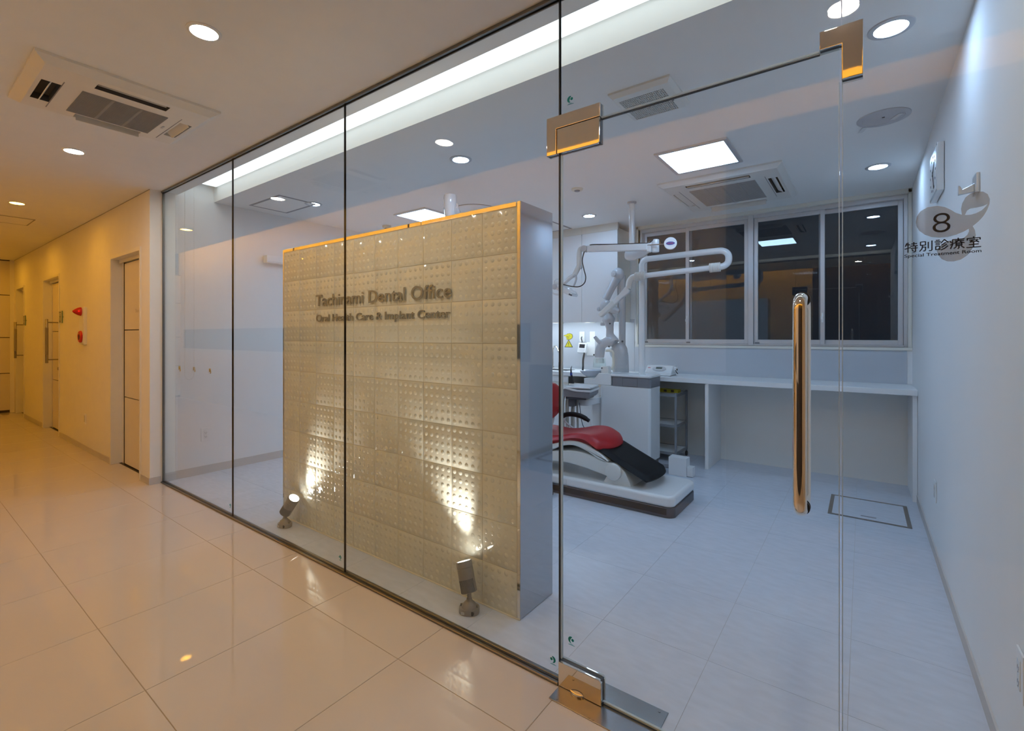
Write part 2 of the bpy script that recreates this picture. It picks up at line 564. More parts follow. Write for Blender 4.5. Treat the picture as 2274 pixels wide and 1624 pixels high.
# window in the back wall
wn = struct('window_1', 'four pane sliding night window with grey aluminium sashes', (WX0, YB, WZ0))
mb = MB()
mb.box(WX0 - .022, WX0, YB - .014, YB + .10, WZ0 - .022, WZ1, .002, 1)
mb.box(WX0 - .022, XR, YB - .016, YB + .10, WZ0 - .026, WZ0, .002, 1)
mb.box(WX0 - .022, XR, YB - .014, YB + .10, WZ1 - .03, HC, .002, 1)
mb.box(WX1 - .02, WX1 + .006, YB - .014, YB + .10, WZ0, WZ1, .002, 1)
mb.build('window_casing', m_frame, wn)
mb = MB()
FZ0, FZ1 = WZ0, WZ1 - .03
mb.box(WX0, WX0 + .03, YB + .03, YB + .13, FZ0, FZ1, .002, 1)
mb.box(WX1 - .045, WX1 - .02, YB + .03, YB + .13, FZ0, FZ1, .002, 1)
mb.box(WX0 + .03, WX1 - .045, YB + .03, YB + .13, FZ0, FZ0 + .02, .002, 1)
mb.box(WX0 + .03, WX1 - .045, YB + .03, YB + .13, FZ1 - .035, FZ1, .002, 1)
mb.box(-0.935, -0.885, YB + .025, YB + .13, FZ0, FZ1, .003, 1)
mb.build('window_frame', m_alu, wn)
for (a, b, yo, hd) in ((-2.045, -1.505, .085, 0), (-1.56, -0.937, .05, 1), (-0.883, -0.285, .05, 2), (-0.335, 0.283, .085, 0)):
    y0 = YB + yo
    s_ = MB()
    s_.box(a, a + .036, y0, y0 + .03, FZ0 + .02, FZ1 - .035, .002, 1)
    s_.box(b - .036, b, y0, y0 + .03, FZ0 + .02, FZ1 - .035, .002, 1)
    s_.box(a + .036, b - .036, y0, y0 + .03, FZ0 + .02, FZ0 + .062, .002, 1)
    s_.box(a + .036, b - .036, y0, y0 + .03, FZ1 - .075, FZ1 - .035, .002, 1)
    so = s_.build('sash', m_alu, wn)
    MB().box(a + .036, b - .036, y0 + .012, y0 + .018, FZ0 + .062, FZ1 - .075).build('pane', m_wglass, so)
    if hd:
        lx = a + .018 if hd == 1 else b - .018
        MB().box(lx - .009, lx + .009, y0 - .016, y0, 1.40, 1.49, .003).box(lx - .014, lx + .004, y0 - .026, y0 - .012, 1.43, 1.46, .003).build('latch', m_white, so)
    MB().box(a + .01, a + .05, y0 - .008, y0 + .001, FZ0 + .021, FZ0 + .036).build('stop', m_grey, so)

# glass wall
gw = struct('wall_glass', 'frameless clear glass wall between corridor and treatment room', (-2.9, YG, 0))
G0, G1 = YG - .005, YG + .005
def pane(nm, x0, x1, z0, z1, parent, edges=m_gedge):
    p = MB().box(x0, x1, G0, G1, z0, z1).build(nm, m_glass, parent, mats=[m_glass, edges])
    for f in p.data.polygons:
        f.material_index = 0 if abs(f.normal.y) > .5 else 1
        f.use_smooth = False
    return p
X1, X2, X3, X4, X5 = -4.894, -3.5593, -2.2308, -0.8934, -0.045
ZD = 2.033
pane('pane', X1 + .01, X2 - .0025, .008, HC - .006, gw, m_seal)
pane('pane', X2 + .0025, X3 - .0025, .008, HC - .006, gw, m_seal)
pane('pane', X3 + .0025, X4 - .005, .008, HC - .006, gw, m_seal)
pane('pane', X4 - .001, X5 - .001, ZD + .004, HC - .006, gw)
pane('pane', X5 + .002, XR, .008, HC - .006, gw)
for x_ in (X2, X3):
    MB().box(x_ - .0025, x_ + .0025, G0 + .0005, G1 - .0005, .01, HC - .01).build('silicone_joint', m_seal, gw)
MB().box(X4 - .005, X4 - .001, G0 - .001, G1 + .001, .01, HC - .01).build('silicone_joint', m_seal, gw)
mb = MB()
mb.box(X1, X4 - .002, YG - .022, YG - .006, 0, .010, .002, 1)
mb.box(X1, X4 - .002, YG + .006, YG + .022, 0, .010, .002, 1)
mb.box(X1, X4 - .002, YG - .006, YG + .006, 0, .006)
mb.build('bottom_rail', m_rail, gw)
MB().box(X1, X4 - .002, YG - .0075, YG - .005, .004, .0125).build('bottom_gasket', m_seal, gw)
MB().box(X5, XR, YG - .015, YG + .015, 0, .010).build('bottom_rail', m_rail, gw)
MB().box(X1, XR, YG - .018, YG - .006, HC - .014, HC, .001, 1).box(X1, XR, YG + .006, YG + .012, HC - .014, HC, .001, 1).build('top_rail', m_rail, gw)
MB().box(X1, X1 + .011, YG - .009, YG + .008, 0, HC).build('side_channel', m_rail, gw)

# frameless glass door
gd = struct('door_4', 'frameless glass door with chrome pull handle and patch fittings', (X4, YG, 0))
MB_ = pane('glass_leaf', X4 + .004, X5 - .004, .012, ZD - .003, gd)
m_dedge = M('ground_glass_edge', (0.72, 0.80, 0.86), 0.15)
_nt = m_dedge.node_tree
_tr = _nt.nodes.new('ShaderNodeBsdfTranslucent'); _tr.inputs[0].default_value = (0.86, 0.93, 0.96, 1)
_mx = _nt.nodes.new('ShaderNodeMixShader'); _mx.inputs[0].default_value = 0.75
_nt.links.new(_nt.nodes['Principled BSDF'].outputs[0], _mx.inputs[1]); _nt.links.new(_tr.outputs[0], _mx.inputs[2])
_nt.links.new(_mx.outputs[0], _nt.nodes['Material Output'].inputs[0])
MB().box(X4 + .0032, X4 + .0075, G0 - .0004, G1 + .0004, .095, 1.94).build('edge_strip', m_dedge, gd)
MB().box(-.728, -.092, G0 - .0004, G1 + .0004, ZD - .0045, ZD - .0028).build('edge_gasket', m_seal, gd)
MB().box(-.728, -.092, G0 - .0006, G1 + .0006, ZD + .0002, ZD + .0045).build('edge_strip', m_dedge, gd)
MB().box(X5 - .0055, X5 - .0035, G0 - .0004, G1 + .0004, .014, 1.94).build('edge_strip', m_dedge, gd)
MB().box(X5 + .0015, X5 + .0035, G0 - .0004, G1 + .0004, .012, 1.94).build('edge_strip', m_dedge, gd)
def patch(poly, nm, par, both=True):
    for s_, t_ in (((-1), .012), ((1), .012)):
        a_, b_ = (G0 - t_, G0 - .0005) if s_ < 0 else (G1 + .0005, G1 + t_)
        MB().prism(poly, 'y', a_, b_, bev=.0025, seg=2).build(nm, m_chrome, par)
MB().box(-.945, -.729, G0 - .004, G1 + .004, 1.9445, 2.083).build('patch_core', m_seal, gd)
patch([(-.945, 1.944), (-.9025, 1.944), (-.9025, 2.036), (-.728, 2.036), (-.728, 2.084), (-.945, 2.084)], 'hinge_patch', gd)
patch([(-.900, 1.944), (-.735, 1.944), (-.730, 1.949), (-.730, 2.034), (-.900, 2.034)], 'door_patch', gd)
patch([(-.092, 2.034), (-.044, 2.034), (-.044, 1.942), (.001, 1.942), (.001, 2.082), (-.092, 2.082)], 'corner_patch', gd)
MB().prism([(-.091, 2.035), (-.043, 2.035), (-.043, 1.943), (0, 1.943), (0, 2.081), (-.091, 2.081)], 'y', G0 - .004, G1 + .004).build('patch_core', m_seal, gd)
MB().box(-.892, -.724, G0 - .005, G1 + .005, .006, .088).build('patch_core', m_seal, gd)
for a_, b_ in ((G0 - .015, G0 - .003), (G1 + .003, G1 + .015)):
    MB().prism([(-.892, .004), (-.722, .004), (-.722, .082), (-.730, .090), (-.892, .090)], 'y', a_, b_, bev=.002, seg=2).build('bottom_patch', m_chrome, gd)
MB().box(-.72, X5 - .004, G0 + .001, G1 - .001, .006, .013).build('bottom_seal', m_gedge, gd)
HXc = -0.1332
for yo in (-.055, .055):
    yh = YG + yo
    zt, zb = 1.377, 0.813
    pts = [(HXc, YG + (.006 if yo > 0 else -.006), zt)]
    n = 8
    sgn = 1 if yo > 0 else -1
    rr = .030
    for k in range(n + 1):
        t = k / n * PI / 2
        pts.append((HXc, yh - sgn * rr + sgn * rr * math.sin(t), zt - rr + rr * math.cos(t)))
    for k in range(n + 1):
        t = k / n * PI / 2
        pts.append((HXc, yh - sgn * rr + sgn * rr * math.cos(t), zb + rr - rr * math.sin(t)))
    pts.append((HXc, YG + (.006 if yo > 0 else -.006), zb))
    h = MB().sweep(pts, .0165, 24).build('pull_handle', m_chrome, gd)
    for z_ in (zt, zb):
        MB().cyl((HXc, YG + sgn * .005, z_), (HXc, YG + sgn * .009, z_), .020, seg=24).build('washer', m_seal, h)

# =========================================================== CEILING FIXTURES
def downlight(label, x, y, em, r, cat_group, trim_w=.014):
    t = thing('downlight', label, 'downlight', (x, y, HC - .006), cat_group)
    MB().lathe([(0, r + trim_w), (.004, r + trim_w - .001), (.006, r + trim_w - .006), (.006, r + .001), (.0005, r)], (x, y, HC), (0, 0, -1), 40, cap=False).build('trim_ring', m_lgrey if em is e_room else m_white, t)
    MB().lathe([(0, r + .0005), (.0012, r + .0005)], (x, y, HC - .0008), (0, 0, -1), 40).build('diffuser', em, t)
    return t
cl = ['warm corridor downlight nearest the viewer, above the air conditioner', 'warm corridor downlight just left below the air conditioner',
      'warm corridor downlight left over the amber part of the corridor', 'warm corridor downlight at the far end of the corridor',
      'warm corridor downlight outside the frame, mirrored in the glass top right']
cl.append('amber downlight over the end wall of the corridor')
for lab, x in zip(cl, (-2.178, -4.296, -6.414, -8.53, -0.06, -10.65)):
    downlight(lab, x, 0.812, e_lobby if x < -6 else e_corr, .049, 'warm downlights of the corridor')
rl = [('large cool downlight at the top right beside the right wall', .092, 2.463), ('cool downlight above the right end of the night window', .091, 4.43),
      ('cool downlight above the tiled partition, next to a warm reflection', -2.295, 2.487), ('cool downlight beside the ceiling hatch on the left', -4.197, 2.495),
      ('cool downlight above the wall cabinets', -2.296, 4.455), ('cool downlight hidden by the tiled partition on the far left', -4.2, 4.45)]
for lab, x, y in rl:
    downlight(lab, x, y, e_room, .056, 'cool downlights of the room', .022)

def panel_light(label, cx, cy):
    t = thing('panel_light', label, 'ceiling light', (cx, cy, HC - .012), 'square panel lights of the room')
    mb = rect_ring(MB(), cx - .235, cx + .235, cy - .25, cy + .25, HC - .012, HC, .026, .0)
    mb.build('frame', m_alu, t)
    MB().box(cx - .209, cx + .209, cy - .224, cy + .224, HC - .008, HC - .003).build('diffuser', e_panel, t)
panel_light('square panel light in front of the room air conditioner', -0.922, 3.45)
panel_light('square panel light peeping over the tiled partition', -3.66, 3.45)

# light strips
def strip(name, label, m, *b):
    t = thing(name, label, 'light strip', ((b[0] + b[1]) / 2, (b[2] + b[3]) / 2, b[4]))
    MB().box(b[0], b[1], b[2], b[3], b[4], b[4] + .01).build('batten', m_white, t)
    MB().box(b[0] + .02, b[1] - .02, b[2] + .004, b[3] - .004, b[4] + .0105, b[4] + .022).build('tube', m, t)
    return t
t = thing('trough_light', 'long white luminous strip in the ceiling trough behind the glass', 'light strip', (-2.28, 1.77, 2.655))
MB().box(-4.84, XR - .02, 1.625, 1.902, 2.664, 2.672).build('batten', m_white, t)
MB().box(-4.82, XR - .04, 1.630, 1.897, 2.656, 2.6635).build('diffuser', e_trough, t)
t = thing('cove_light', 'amber light strip above the corridor ceiling edge', 'light strip', (-4.7, .02, 2.70))
MB().box(-11.3, 1.95, -0.08, 0.231, 2.69, 2.70).build('shield_board', m_ceil, t)  # unseen board added to block the amber strip's direct light from the corridor
MB().box(-11.28, 1.93, -0.02, 0.05, 2.702, 2.73).build('tube', e_cove, t)
t = thing('cabinet_light', 'cool light strip under the wall cabinets', 'light strip', (-3.0, 5.03, 1.445))
MB().box(-3.94, -2.20, 4.98, 5.08, 1.455, 1.468).build('batten', m_white, t)
MB().box(-3.92, -2.22, 4.99, 5.07, 1.446, 1.4545).build('tube', e_under, t)

def cassette(label, x0, x1, y0, y1, g, slots, long_dir, dark):
    # four way ceiling cassette: sloped rim, flat panel with slots, grille, louvres
    t = thing('air_conditioner', label, 'air conditioner', ((x0 + x1) / 2, (y0 + y1) / 2, HC - .04))
    zb = HC - .038
    i1, i2 = .010, .040
    mb = MB()
    R = [[(x0, y0, HC), (x1, y0, HC), (x1, y1, HC), (x0, y1, HC)],
         [(x0, y0, HC - .012), (x1, y0, HC - .012), (x1, y1, HC - .012), (x0, y1, HC - .012)],
         [(x0 + i1, y0 + i1, HC - .018), (x1 - i1, y0 + i1, HC - .018), (x1 - i1, y1 - i1, HC - .018), (x0 + i1, y1 - i1, HC - .018)],
         [(x0 + i2, y0 + i2, zb), (x1 - i2, y0 + i2, zb), (x1 - i2, y1 - i2, zb), (x0 + i2, y1 - i2, zb)]]
    vsr = [[mb.bm.verts.new(Vector(p)) for p in ring] for ring in R]
    for k in range(3):
        mb.bridge(vsr[k], vsr[k + 1])
    X = sorted({x0 + i2, x1 - i2, *[s[0] for s in slots], *[s[1] for s in slots]})
    Y = sorted({y0 + i2, y1 - i2, *[s[2] for s in slots], *[s[3] for s in slots]})
    grid = {}
    def gv(i, j):
        if (i, j) not in grid: grid[(i, j)] = mb.bm.verts.new((X[i], Y[j], zb))
        return grid[(i, j)]
    for i in range(len(X) - 1):
        for j in range(len(Y) - 1):
            cx, cy = (X[i] + X[i + 1]) / 2, (Y[j] + Y[j + 1]) / 2
            if any(s[0] < cx < s[1] and s[2] < cy < s[3] for s in slots): continue
            mb.bm.faces.new((gv(i, j), gv(i + 1, j), gv(i + 1, j + 1), gv(i, j + 1)))
    mb.build('face_panel', m_plast, t, angle=20)
    for s in slots:
        so = rect_ring(MB(), s[0] - .002, s[1] + .002, s[2] - .002, s[3] + .002, zb + .001, HC - .002, .002).box(s[0], s[1], s[2], s[3], HC - .004, HC - .002).build('outlet', m_cav if s[4] else m_plast, t)
        cx, cy = (s[0] + s[1]) / 2, (s[2] + s[3]) / 2
        alongx = (s[1] - s[0]) > (s[3] - s[2])
        L = (s[1] - s[0]) if alongx else (s[3] - s[2])
        fm = MB().box(-L / 2 + .006, L / 2 - .006, -.022, .022, -.002, .002, .0015, 1)
        fm.rot(Matrix.Rotation(math.radians(s[5]), 4, 'X'))
        if not alongx: fm.rot(Matrix.Rotation(PI / 2, 4, 'Z'))
        fm.rot(Matrix.Translation((cx, cy, zb + s[6])))
        fm.build('louvre', m_plast, so)
    ga, gb, gc, gd_ = g
    MB().box(ga, gb, gc, gd_, zb - .001, zb + .002).build('intake', dark, t)
    gm = MB()
    n = 30
    if long_dir == 'y':
        for k in range(n):
            xk = ga + (k + .5) * (gb - ga) / n
            gm.box(xk - .0022, xk + .0022, gc, gd_, zb - .004, zb - .001)
        for q in (1 / 3, 2 / 3):
            gm.box(ga, gb, gc + q * (gd_ - gc) - .006, gc + q * (gd_ - gc) + .006, zb - .0035, zb - .001)
    else:
        for k in range(n):
            yk = gc + (k + .5) * (gd_ - gc) / n
            gm.box(ga, gb, yk - .0022, yk + .0022, zb - .004, zb - .001)
        for q in (.25, .5, .75):
            gm.box(ga + q * (gb - ga) - .006, ga + q * (gb - ga) + .006, gc, gd_, zb - .0035, zb - .001)
    o = gm.build('grille', m_acgr, t); o['kind'] = 'stuff'
    gx = .035
    if long_dir == 'y':
        MB().box(ga - gx, gb + gx, gc - .075, gc - .071, zb - .0008, zb).build('grille_gap', m_grey, t); MB().box(ga - gx, gb + gx, gd_ + .052, gd_ + .056, zb - .0008, zb).build('grille_gap', m_grey, t)
    else:
        MB().box(ga - .075, ga - .071, gc - gx, gd_ + gx, zb - .0008, zb).build('grille_gap', m_grey, t); MB().box(gb + .071, gb + .075, gc - gx, gd_ + gx, zb - .0008, zb).build('grille_gap', m_grey, t)
    MB().box((ga + gb) / 2 - .02, (ga + gb) / 2 + .02, gd_ + .02, gd_ + .03, zb - .002, zb).build('catch', m_lgrey, t)
    return t
cassette('four way ceiling air conditioner over the corridor', -3.570, -2.885, 0.418, 1.160, (-3.445, -3.107, .62, .98),
         [(-3.032, -2.965, .648, .945, 1, -75, .030), (-3.40, -3.12, .475, .545, 1, 65, .004), (-3.395, -3.13, 1.045, 1.105, 0, -40, .008), (-3.515, -3.462, .66, .955, 0, 80, -.004)], 'y', m_acgr)
cassette('four way ceiling air conditioner of the room, in front of the window', -1.370, -0.461, 3.855, 4.85, (-1.175, -.675, 4.09, 4.66),
         [(-1.165, -.69, 3.94, 4.015, 1, 70, .012), (-.59, -.525, 4.12, 4.58, 1, 30, .010), (-1.318, -1.256, 4.12, 4.58, 0, -20, .006), (-1.165, -.69, 4.73, 4.79, 0, 85, -.016)], 'x', m_lgrey)

# square ventilation grille
t = thing('ventilation_grille', 'square white ventilation grille above the glass door', 'vent', (-.902, 2.437, HC - .03))
mb = MB()
R = [(-1.062, -.742, 2.268, 2.605, HC), (-1.062, -.742, 2.268, 2.605, HC - .010), (-1.045, -.760, 2.290, 2.590, HC - .026), (-1.03, -.795, 2.330, 2.582, HC - .028), (-1.03, -.795, 2.330, 2.582, HC - .02)]
rr_ = [[mb.bm.verts.new((a, c, z)), ][0:0] + [mb.bm.verts.new(p) for p in ((a, c, z), (b, c, z), (b, d, z), (a, d, z))] for a, b, c, d, z in R]
for k in range(len(rr_) - 1): mb.bridge(rr_[k], rr_[k + 1])
loose = [v for v in mb.bm.verts if not v.link_faces]
bmesh.ops.delete(mb.bm, geom=loose, context='VERTS')
mb.build('frame', m_plast, t, angle=25)
MB().box(-1.03, -.795, 2.33, 2.582, HC - .014, HC - .012).build('back', m_black, t)
mb = MB()
for k in range(25):
    x_ = -1.03 + k * .235 / 24
    mb.box(x_ - .0012, x_ + .0012, 2.33, 2.582, HC - .026, HC - .020)
for k in range(14):
    y_ = 2.33 + k * .252 / 13
    mb.box(-1.03, -.795, y_ - .0016, y_ + .0016, HC - .0262, HC - .0205)
mb.build('grille', m_white, t)['kind'] = 'stuff'
MB().box(-.796, -.786, 2.44, 2.475, HC - .032, HC - .026).build('pull_tab', m_grey, t)

# round speaker plate with two bits of tape
t = thing('ceiling_plate', 'round grey ceiling plate with strips of tape near the right wall', 'ceiling plate', (.095, 3.45, HC - .01))
MB().lathe([(0, .125), (.004, .125), (.007, .119), (.007, .098), (.005, .096)], (.095, 3.45, HC), (0, 0, -1), 48, cap=False).build('rim', m_lgrey, t)
MB().lathe([(.0, .0965), (.005, .0965), (.0055, .09)], (.095, 3.45, HC), (0, 0, -1), 48).build('cover', m_lgrey, t)
MB().box(.089, .101, 3.43, 3.436, HC - .008, HC - .005).build('pin', m_black, t)
for x_, y_, a_ in ((.155, 3.46, .5), (.0, 3.57, .3)):
    MB().box(-.012, .012, -.04, .04, HC - .0085, HC - .0072).rot(Matrix.Translation((x_, y_, 0)) @ Matrix.Rotation(a_, 4, 'Z')).build('tape', m_tape, t)

def detector(label, x, y, r=.05, hgt=.014):
    t = thing('smoke_detector', label, 'detector', (x, y, HC - hgt), None)
    MB().lathe([(0, r), (hgt * .5, r), (hgt, r * .85)], (x, y, HC), (0, 0, -1), 32).build('body', m_ivory, t)
    MB().lathe([(hgt, r * .5), (hgt * 1.5, r * .42)], (x, y, HC), (0, 0, -1), 24).build('sensor', m_grey, t)
detector('flat round detector on the ceiling right of the partition', -1.96, 3.58)
detector('cream detector on the ceiling showing over the partition', -4.36, 3.49, .05, .03)

def hatch(label, x0, x1, y0, y1, name='ceiling_hatch', z=HC, dirn=-1, mp=m_ceil, wd=.022):
    t = thing(name, label, 'hatch', ((x0 + x1) / 2, (y0 + y1) / 2, min(z, z + dirn * .004)))
    rect_ring(MB(), x0, x1, y0, y1, z, z + dirn * .003, wd).build('frame', m_grey if dirn < 0 else m_steel, t)
    MB().box(x0 + wd, x1 - wd, y0 + wd, y1 - wd, z, z + dirn * .0022).build('lid', mp, t)
    return t
hatch('square ceiling access hatch behind the left glass panes', -4.73, -4.17, 2.15, 2.52)
hatch('square ceiling access hatch near the wall cabinets', -3.18, -2.73, 4.42, 4.87)
hatch('thin framed ceiling hatch far down the amber corridor', -7.64, -7.19, 0.64, 1.05, wd=.012)
t = hatch('steel framed floor hatch near the right wall', -.203, .264, 4.083, 4.594, 'floor_hatch', 0.0, 1, m_vinyl, .024)
MB().box(-.012, .076, 4.16, 4.178, .0022, .0032).build('grip_slot', m_grey, t)

# =========================================================== TILED PARTITION
PX0, PX1, PY0, PY1, PZ = -3.2985, -1.2345, 1.7294, 2.0, 1.884
pt = thing('tiled_partition', 'free standing partition clad with dimpled cream tiles', 'partition', (-2.27, 1.865, 0))
MB().box(PX0 + .003, PX1 - .004, PY0 + .0016, PY1, 0, PZ - .004).build('core', m_cgrout, pt)
MB().box(PX1 - .0035, PX1 + .0012, PY0 - .0006, PY1 + .001, .004, PZ - .0005).build('side_panel', m_panel, pt)
MB().box(PX0, PX0 + .003, PY0 + .004, PY1 + .001, .004, PZ - .001).build('side_panel', m_panel, pt)
MB().box(PX0, PX1, PY1, PY1 + .004, .004, PZ).build('back_panel', m_white, pt)
TX0, TX1, TZ1 = -3.285, -1.2525, 1.860
MB().box(PX0, TX0, PY0 - .001, PY0 + .02, 0, PZ, .0015, 1).build('edge_trim', m_chrome, pt)
MB().box(TX1, PX1 - .0002, PY0 - .001, PY0 + .02, .003, PZ, .0015, 1).build('edge_trim', m_chrome, pt)
xs_ = [TX0 + .001, -3.13, -2.03, TX1 - .003]
for a_, b_ in ((TX0, -3.165), (-3.163, -1.880), (-1.878, TX1 - .003)):
    MB().box(a_ + .001, b_ - .001, PY0 - .001, PY1, TZ1 + .002, PZ, .0015, 1).build('top_trim', m_chrome, pt)
MB().box(TX0, PX1, PY0 - .006, PY0 + .002, 0, .004).build('base_sealant', m_ivory, pt)
NX, NZ = 10, 9
dx_, dz_ = (TX1 - TX0) / NX, TZ1 / NZ
def dimple_tile():
    mb = MB()
    gx_, gz_ = 5, 5
    mb.box(-dx_ / 2 + .0012, dx_ / 2 - .0012, 0, .008, -dz_ / 2 + .0012, dz_ / 2 - .0012, .0012, 2)
    rd, hd = .0128, .0021
    RS = (rd * rd + hd * hd) / (2 * hd)
    for i in range(gx_):
        for j in range(gz_):
            cx = (i - 2) * dx_ / 5.0; cz = (j - 2) * dz_ / 5.0
            prof = []
            for k in range(7):
                q = k / 6
                prof.append((-(math.sqrt(RS * RS - (rd * q) ** 2) - (RS - hd)) + (.0003 if k == 6 else 0), rd * q))
            rings = []
            top = mb.bm.verts.new((cx, prof[0][0], cz))
            for d, r in prof[1:]:
                rings.append([mb.bm.verts.new((cx + r * math.cos(2 * PI * a / 14), d, cz + r * math.sin(2 * PI * a / 14))) for a in range(14)])
            for a in range(14):
                mb.bm.faces.new((top, rings[0][(a + 1) % 14], rings[0][a]))
            for k in range(len(rings) - 1):
                for a in range(14):
                    mb.bm.faces.new((rings[k][a], rings[k][(a + 1) % 14], rings[k + 1][(a + 1) % 14], rings[k + 1][a]))
    for v in mb.bm.verts: pass
    me = mb.mesh('tile', angle=45)
    me.materials.append(m_ctile)
    return me
tme = dimple_tile()
for j in range(NZ):
    for i in range(NX):
        wx, wy, wz = TX0 + (i + .5) * dx_, PY0, TZ1 - (j + .5) * dz_
        o = inst(tme, 'tile', pt, Vector((wx, wy + random.uniform(-.0003, .0003), wz)) - ORG[pt.name])
        o.rotation_euler = (random.uniform(-.0025, .0025), 0, random.uniform(-.0025, .0025))

# raised lettering on the tiles
def letters(text, x0, x1, z0, cap, y, depth, m, parent, weight=0.0, name='letter', facing=1):
    cu = bpy.data.curves.new('txt', 'FONT')
    cu.body = text; cu.size = 1.0; cu.offset = weight; cu.resolution_u = 4
    cu.extrude = 0.5
    ob = bpy.data.objects.new('txt', cu)
    C.objects.link(ob)
    dg = bpy.context.evaluated_depsgraph_get()
    dg.update()
    me = bpy.data.meshes.new_from_object(ob.evaluated_get(dg))
    bpy.data.objects.remove(ob); bpy.data.curves.remove(cu)
    bm = bmesh.new(); bm.from_mesh(me); bpy.data.meshes.remove(me)
    bmesh.ops.remove_doubles(bm, verts=bm.verts, dist=1e-6)
    a = min(v.co.x for v in bm.verts); b = max(v.co.x for v in bm.verts)
    sx = (x1 - x0) / (b - a); sz = cap / 0.729
    for v in bm.verts:
        v.co = Vector((x0 + (v.co.x - a) * sx, y + (v.co.z) * -depth * facing, z0 + v.co.y * sz))
    # islands -> glyphs (dots join the stem below them)
    seen = set(); isl = []
    for v in bm.verts:
        if v in seen: continue
        st = [v]; seen.add(v); comp = []
        while st:
            q = st.pop(); comp.append(q)
            for e in q.link_edges:
                n_ = e.other_vert(q)
                if n_ not in seen: seen.add(n_); st.append(n_)
        isl.append(comp)
    isl.sort(key=lambda c_: min(v.co.x for v in c_))
    groups = []
    for c_ in isl:
        lo, hi = min(v.co.x for v in c_), max(v.co.x for v in c_)
        if groups and lo < groups[-1][1] - .35 * (hi - lo):
            groups[-1][2].extend(c_); groups[-1][1] = max(groups[-1][1], hi)
        else:
            groups.append([lo, hi, list(c_)])
    org = ORG[parent.name]
    for lo, hi, vsx in groups:
        idx = {v: i for i, v in enumerate(vsx)}
        fs = {f for v in vsx for f in v.link_faces}
        m2 = bpy.data.meshes.new(name)
        m2.from_pydata([tuple(v.co - org) for v in vsx], [], [[idx[v] for v in f.verts] for f in fs])
        m2.materials.append(m)
        o = bpy.data.objects.new(name, m2); C.objects.link(o); o.parent = parent
    bm.free()
st_ = thing('sign_lettering', 'raised bronze letters reading Tachinami Dental Office on the tiles', 'lettering', (-2.26, PY0 - .006, 1.469))
letters('Tachinami Dental Office', -2.868, -1.653, 1.4695, .076, PY0 - .0070, .006, m_letter, st_, .004)
st2 = thing('sign_lettering', 'smaller raised letters reading Oral Health Care & Implant Center', 'lettering', (-2.26, PY0 - .006, 1.368))
letters('Oral Health Care & Implant Center', -2.862, -1.660, 1.3685, .047, PY0 - .0070, .006, m_letter, st2, .006)

# uplight spots at the foot of the partition
def uplight(label, x, y, d, yaw):
    t = thing('uplight', label, 'spotlight', (x, y, 0), 'uplights on the floor')
    ax = Vector(d).normalized()
    Rz = Matrix.Translation((x, y, 0)) @ Matrix.Rotation(yaw, 4, 'Z')
    b = MB()
    poly = []
    for k in range(40):
        a = 2 * PI * k / 40
        ca, sa = math.cos(a), math.sin(a)
        poly.append((.047 * (abs(ca) ** .8) * (1 if ca >= 0 else -1), .037 * (abs(sa) ** .9) * (1 if sa >= 0 else -1)))
    b.prism(poly, 'z', 0, .028, bev=.002, seg=2)
    b.rot(Rz).build('base', m_spot, t)
    MB().lathe([(.0275, .036), (.034, .034), (.046, .025), (.053, .018), (.058, .0135), (.066, .0125)], (x, y, 0), (0, 0, 1), 36).build('neck_cone', m_spot, t)
    for s_ in (-1, 1):
        MB().cyl((s_ * .038, 0, .028), (s_ * .038, 0, .037), .0062, .0045, 12).rot(Rz).build('screw', m_steel, t)
    MB().cyl((.022, -.031, .014), (.022, -.0352, .014), .0095, seg=18).rot(Rz).build('cable_hole', m_black, t)
    MB().box(-.030, -.012, -.0362, -.0345, .006, .018).rot(Rz).build('type_label', m_lgrey, t)
    MB().cyl((x, y, .062), (x, y, .100), .0095, seg=18).build('stem', m_spot, t)
    c0 = Vector((x, y, .092))
    body = MB().lathe([(0, .034), (.003, .0370), (.104, .0370), (.105, .0358), (.107, .0358), (.108, .0372), (.134, .0372), (.136, .0360), (.136, .0335), (.131, .0320)], c0, ax, 44, cap=True)
    ho = body.build('lamp_head', m_spot, t)
    dirv = (-Vector((0, 1, 0)) - ax * (-ax.y)).normalized()
    for k in range(-2, 13):
        dv = Matrix.Rotation(k * .145 - .15, 3, ax) @ dirv
        p = c0 + dv * .0362
        MB().cyl(p + ax * .003, p + ax * .058, .0020, seg=6).build('cooling_fin', m_dgrey, ho)
    MB().lathe([(0, .0315), (.001, .0315)], c0 + ax * .1325, ax, 32).build('lens', e_spot, ho)
    ld = bpy.data.lights.new('uplight_beam', 'SPOT')
    ld.energy = W_SPOT
    ld.color = (1.0, 0.93, 0.86)
    ld.spot_size = math.radians(62)
    ld.spot_blend = 0.9
    ld.shadow_soft_size = .034
    lo = bpy.data.objects.new('uplight_beam', ld)
    C.objects.link(lo)
    lo.parent = t
    lo.location = c0 + ax * .140 - ORG[t.name]
    lo.rotation_euler = (-ax).to_track_quat('Z', 'Y').to_euler()
    return t
uplight('grey uplight with bright lens at the left foot of the partition', -3.106, 1.642, (.70, .20, 1), .25)
uplight('grey finned uplight seen from behind at the right foot of the partition', -1.460, 1.640, (-.40, .13, 1), .45)

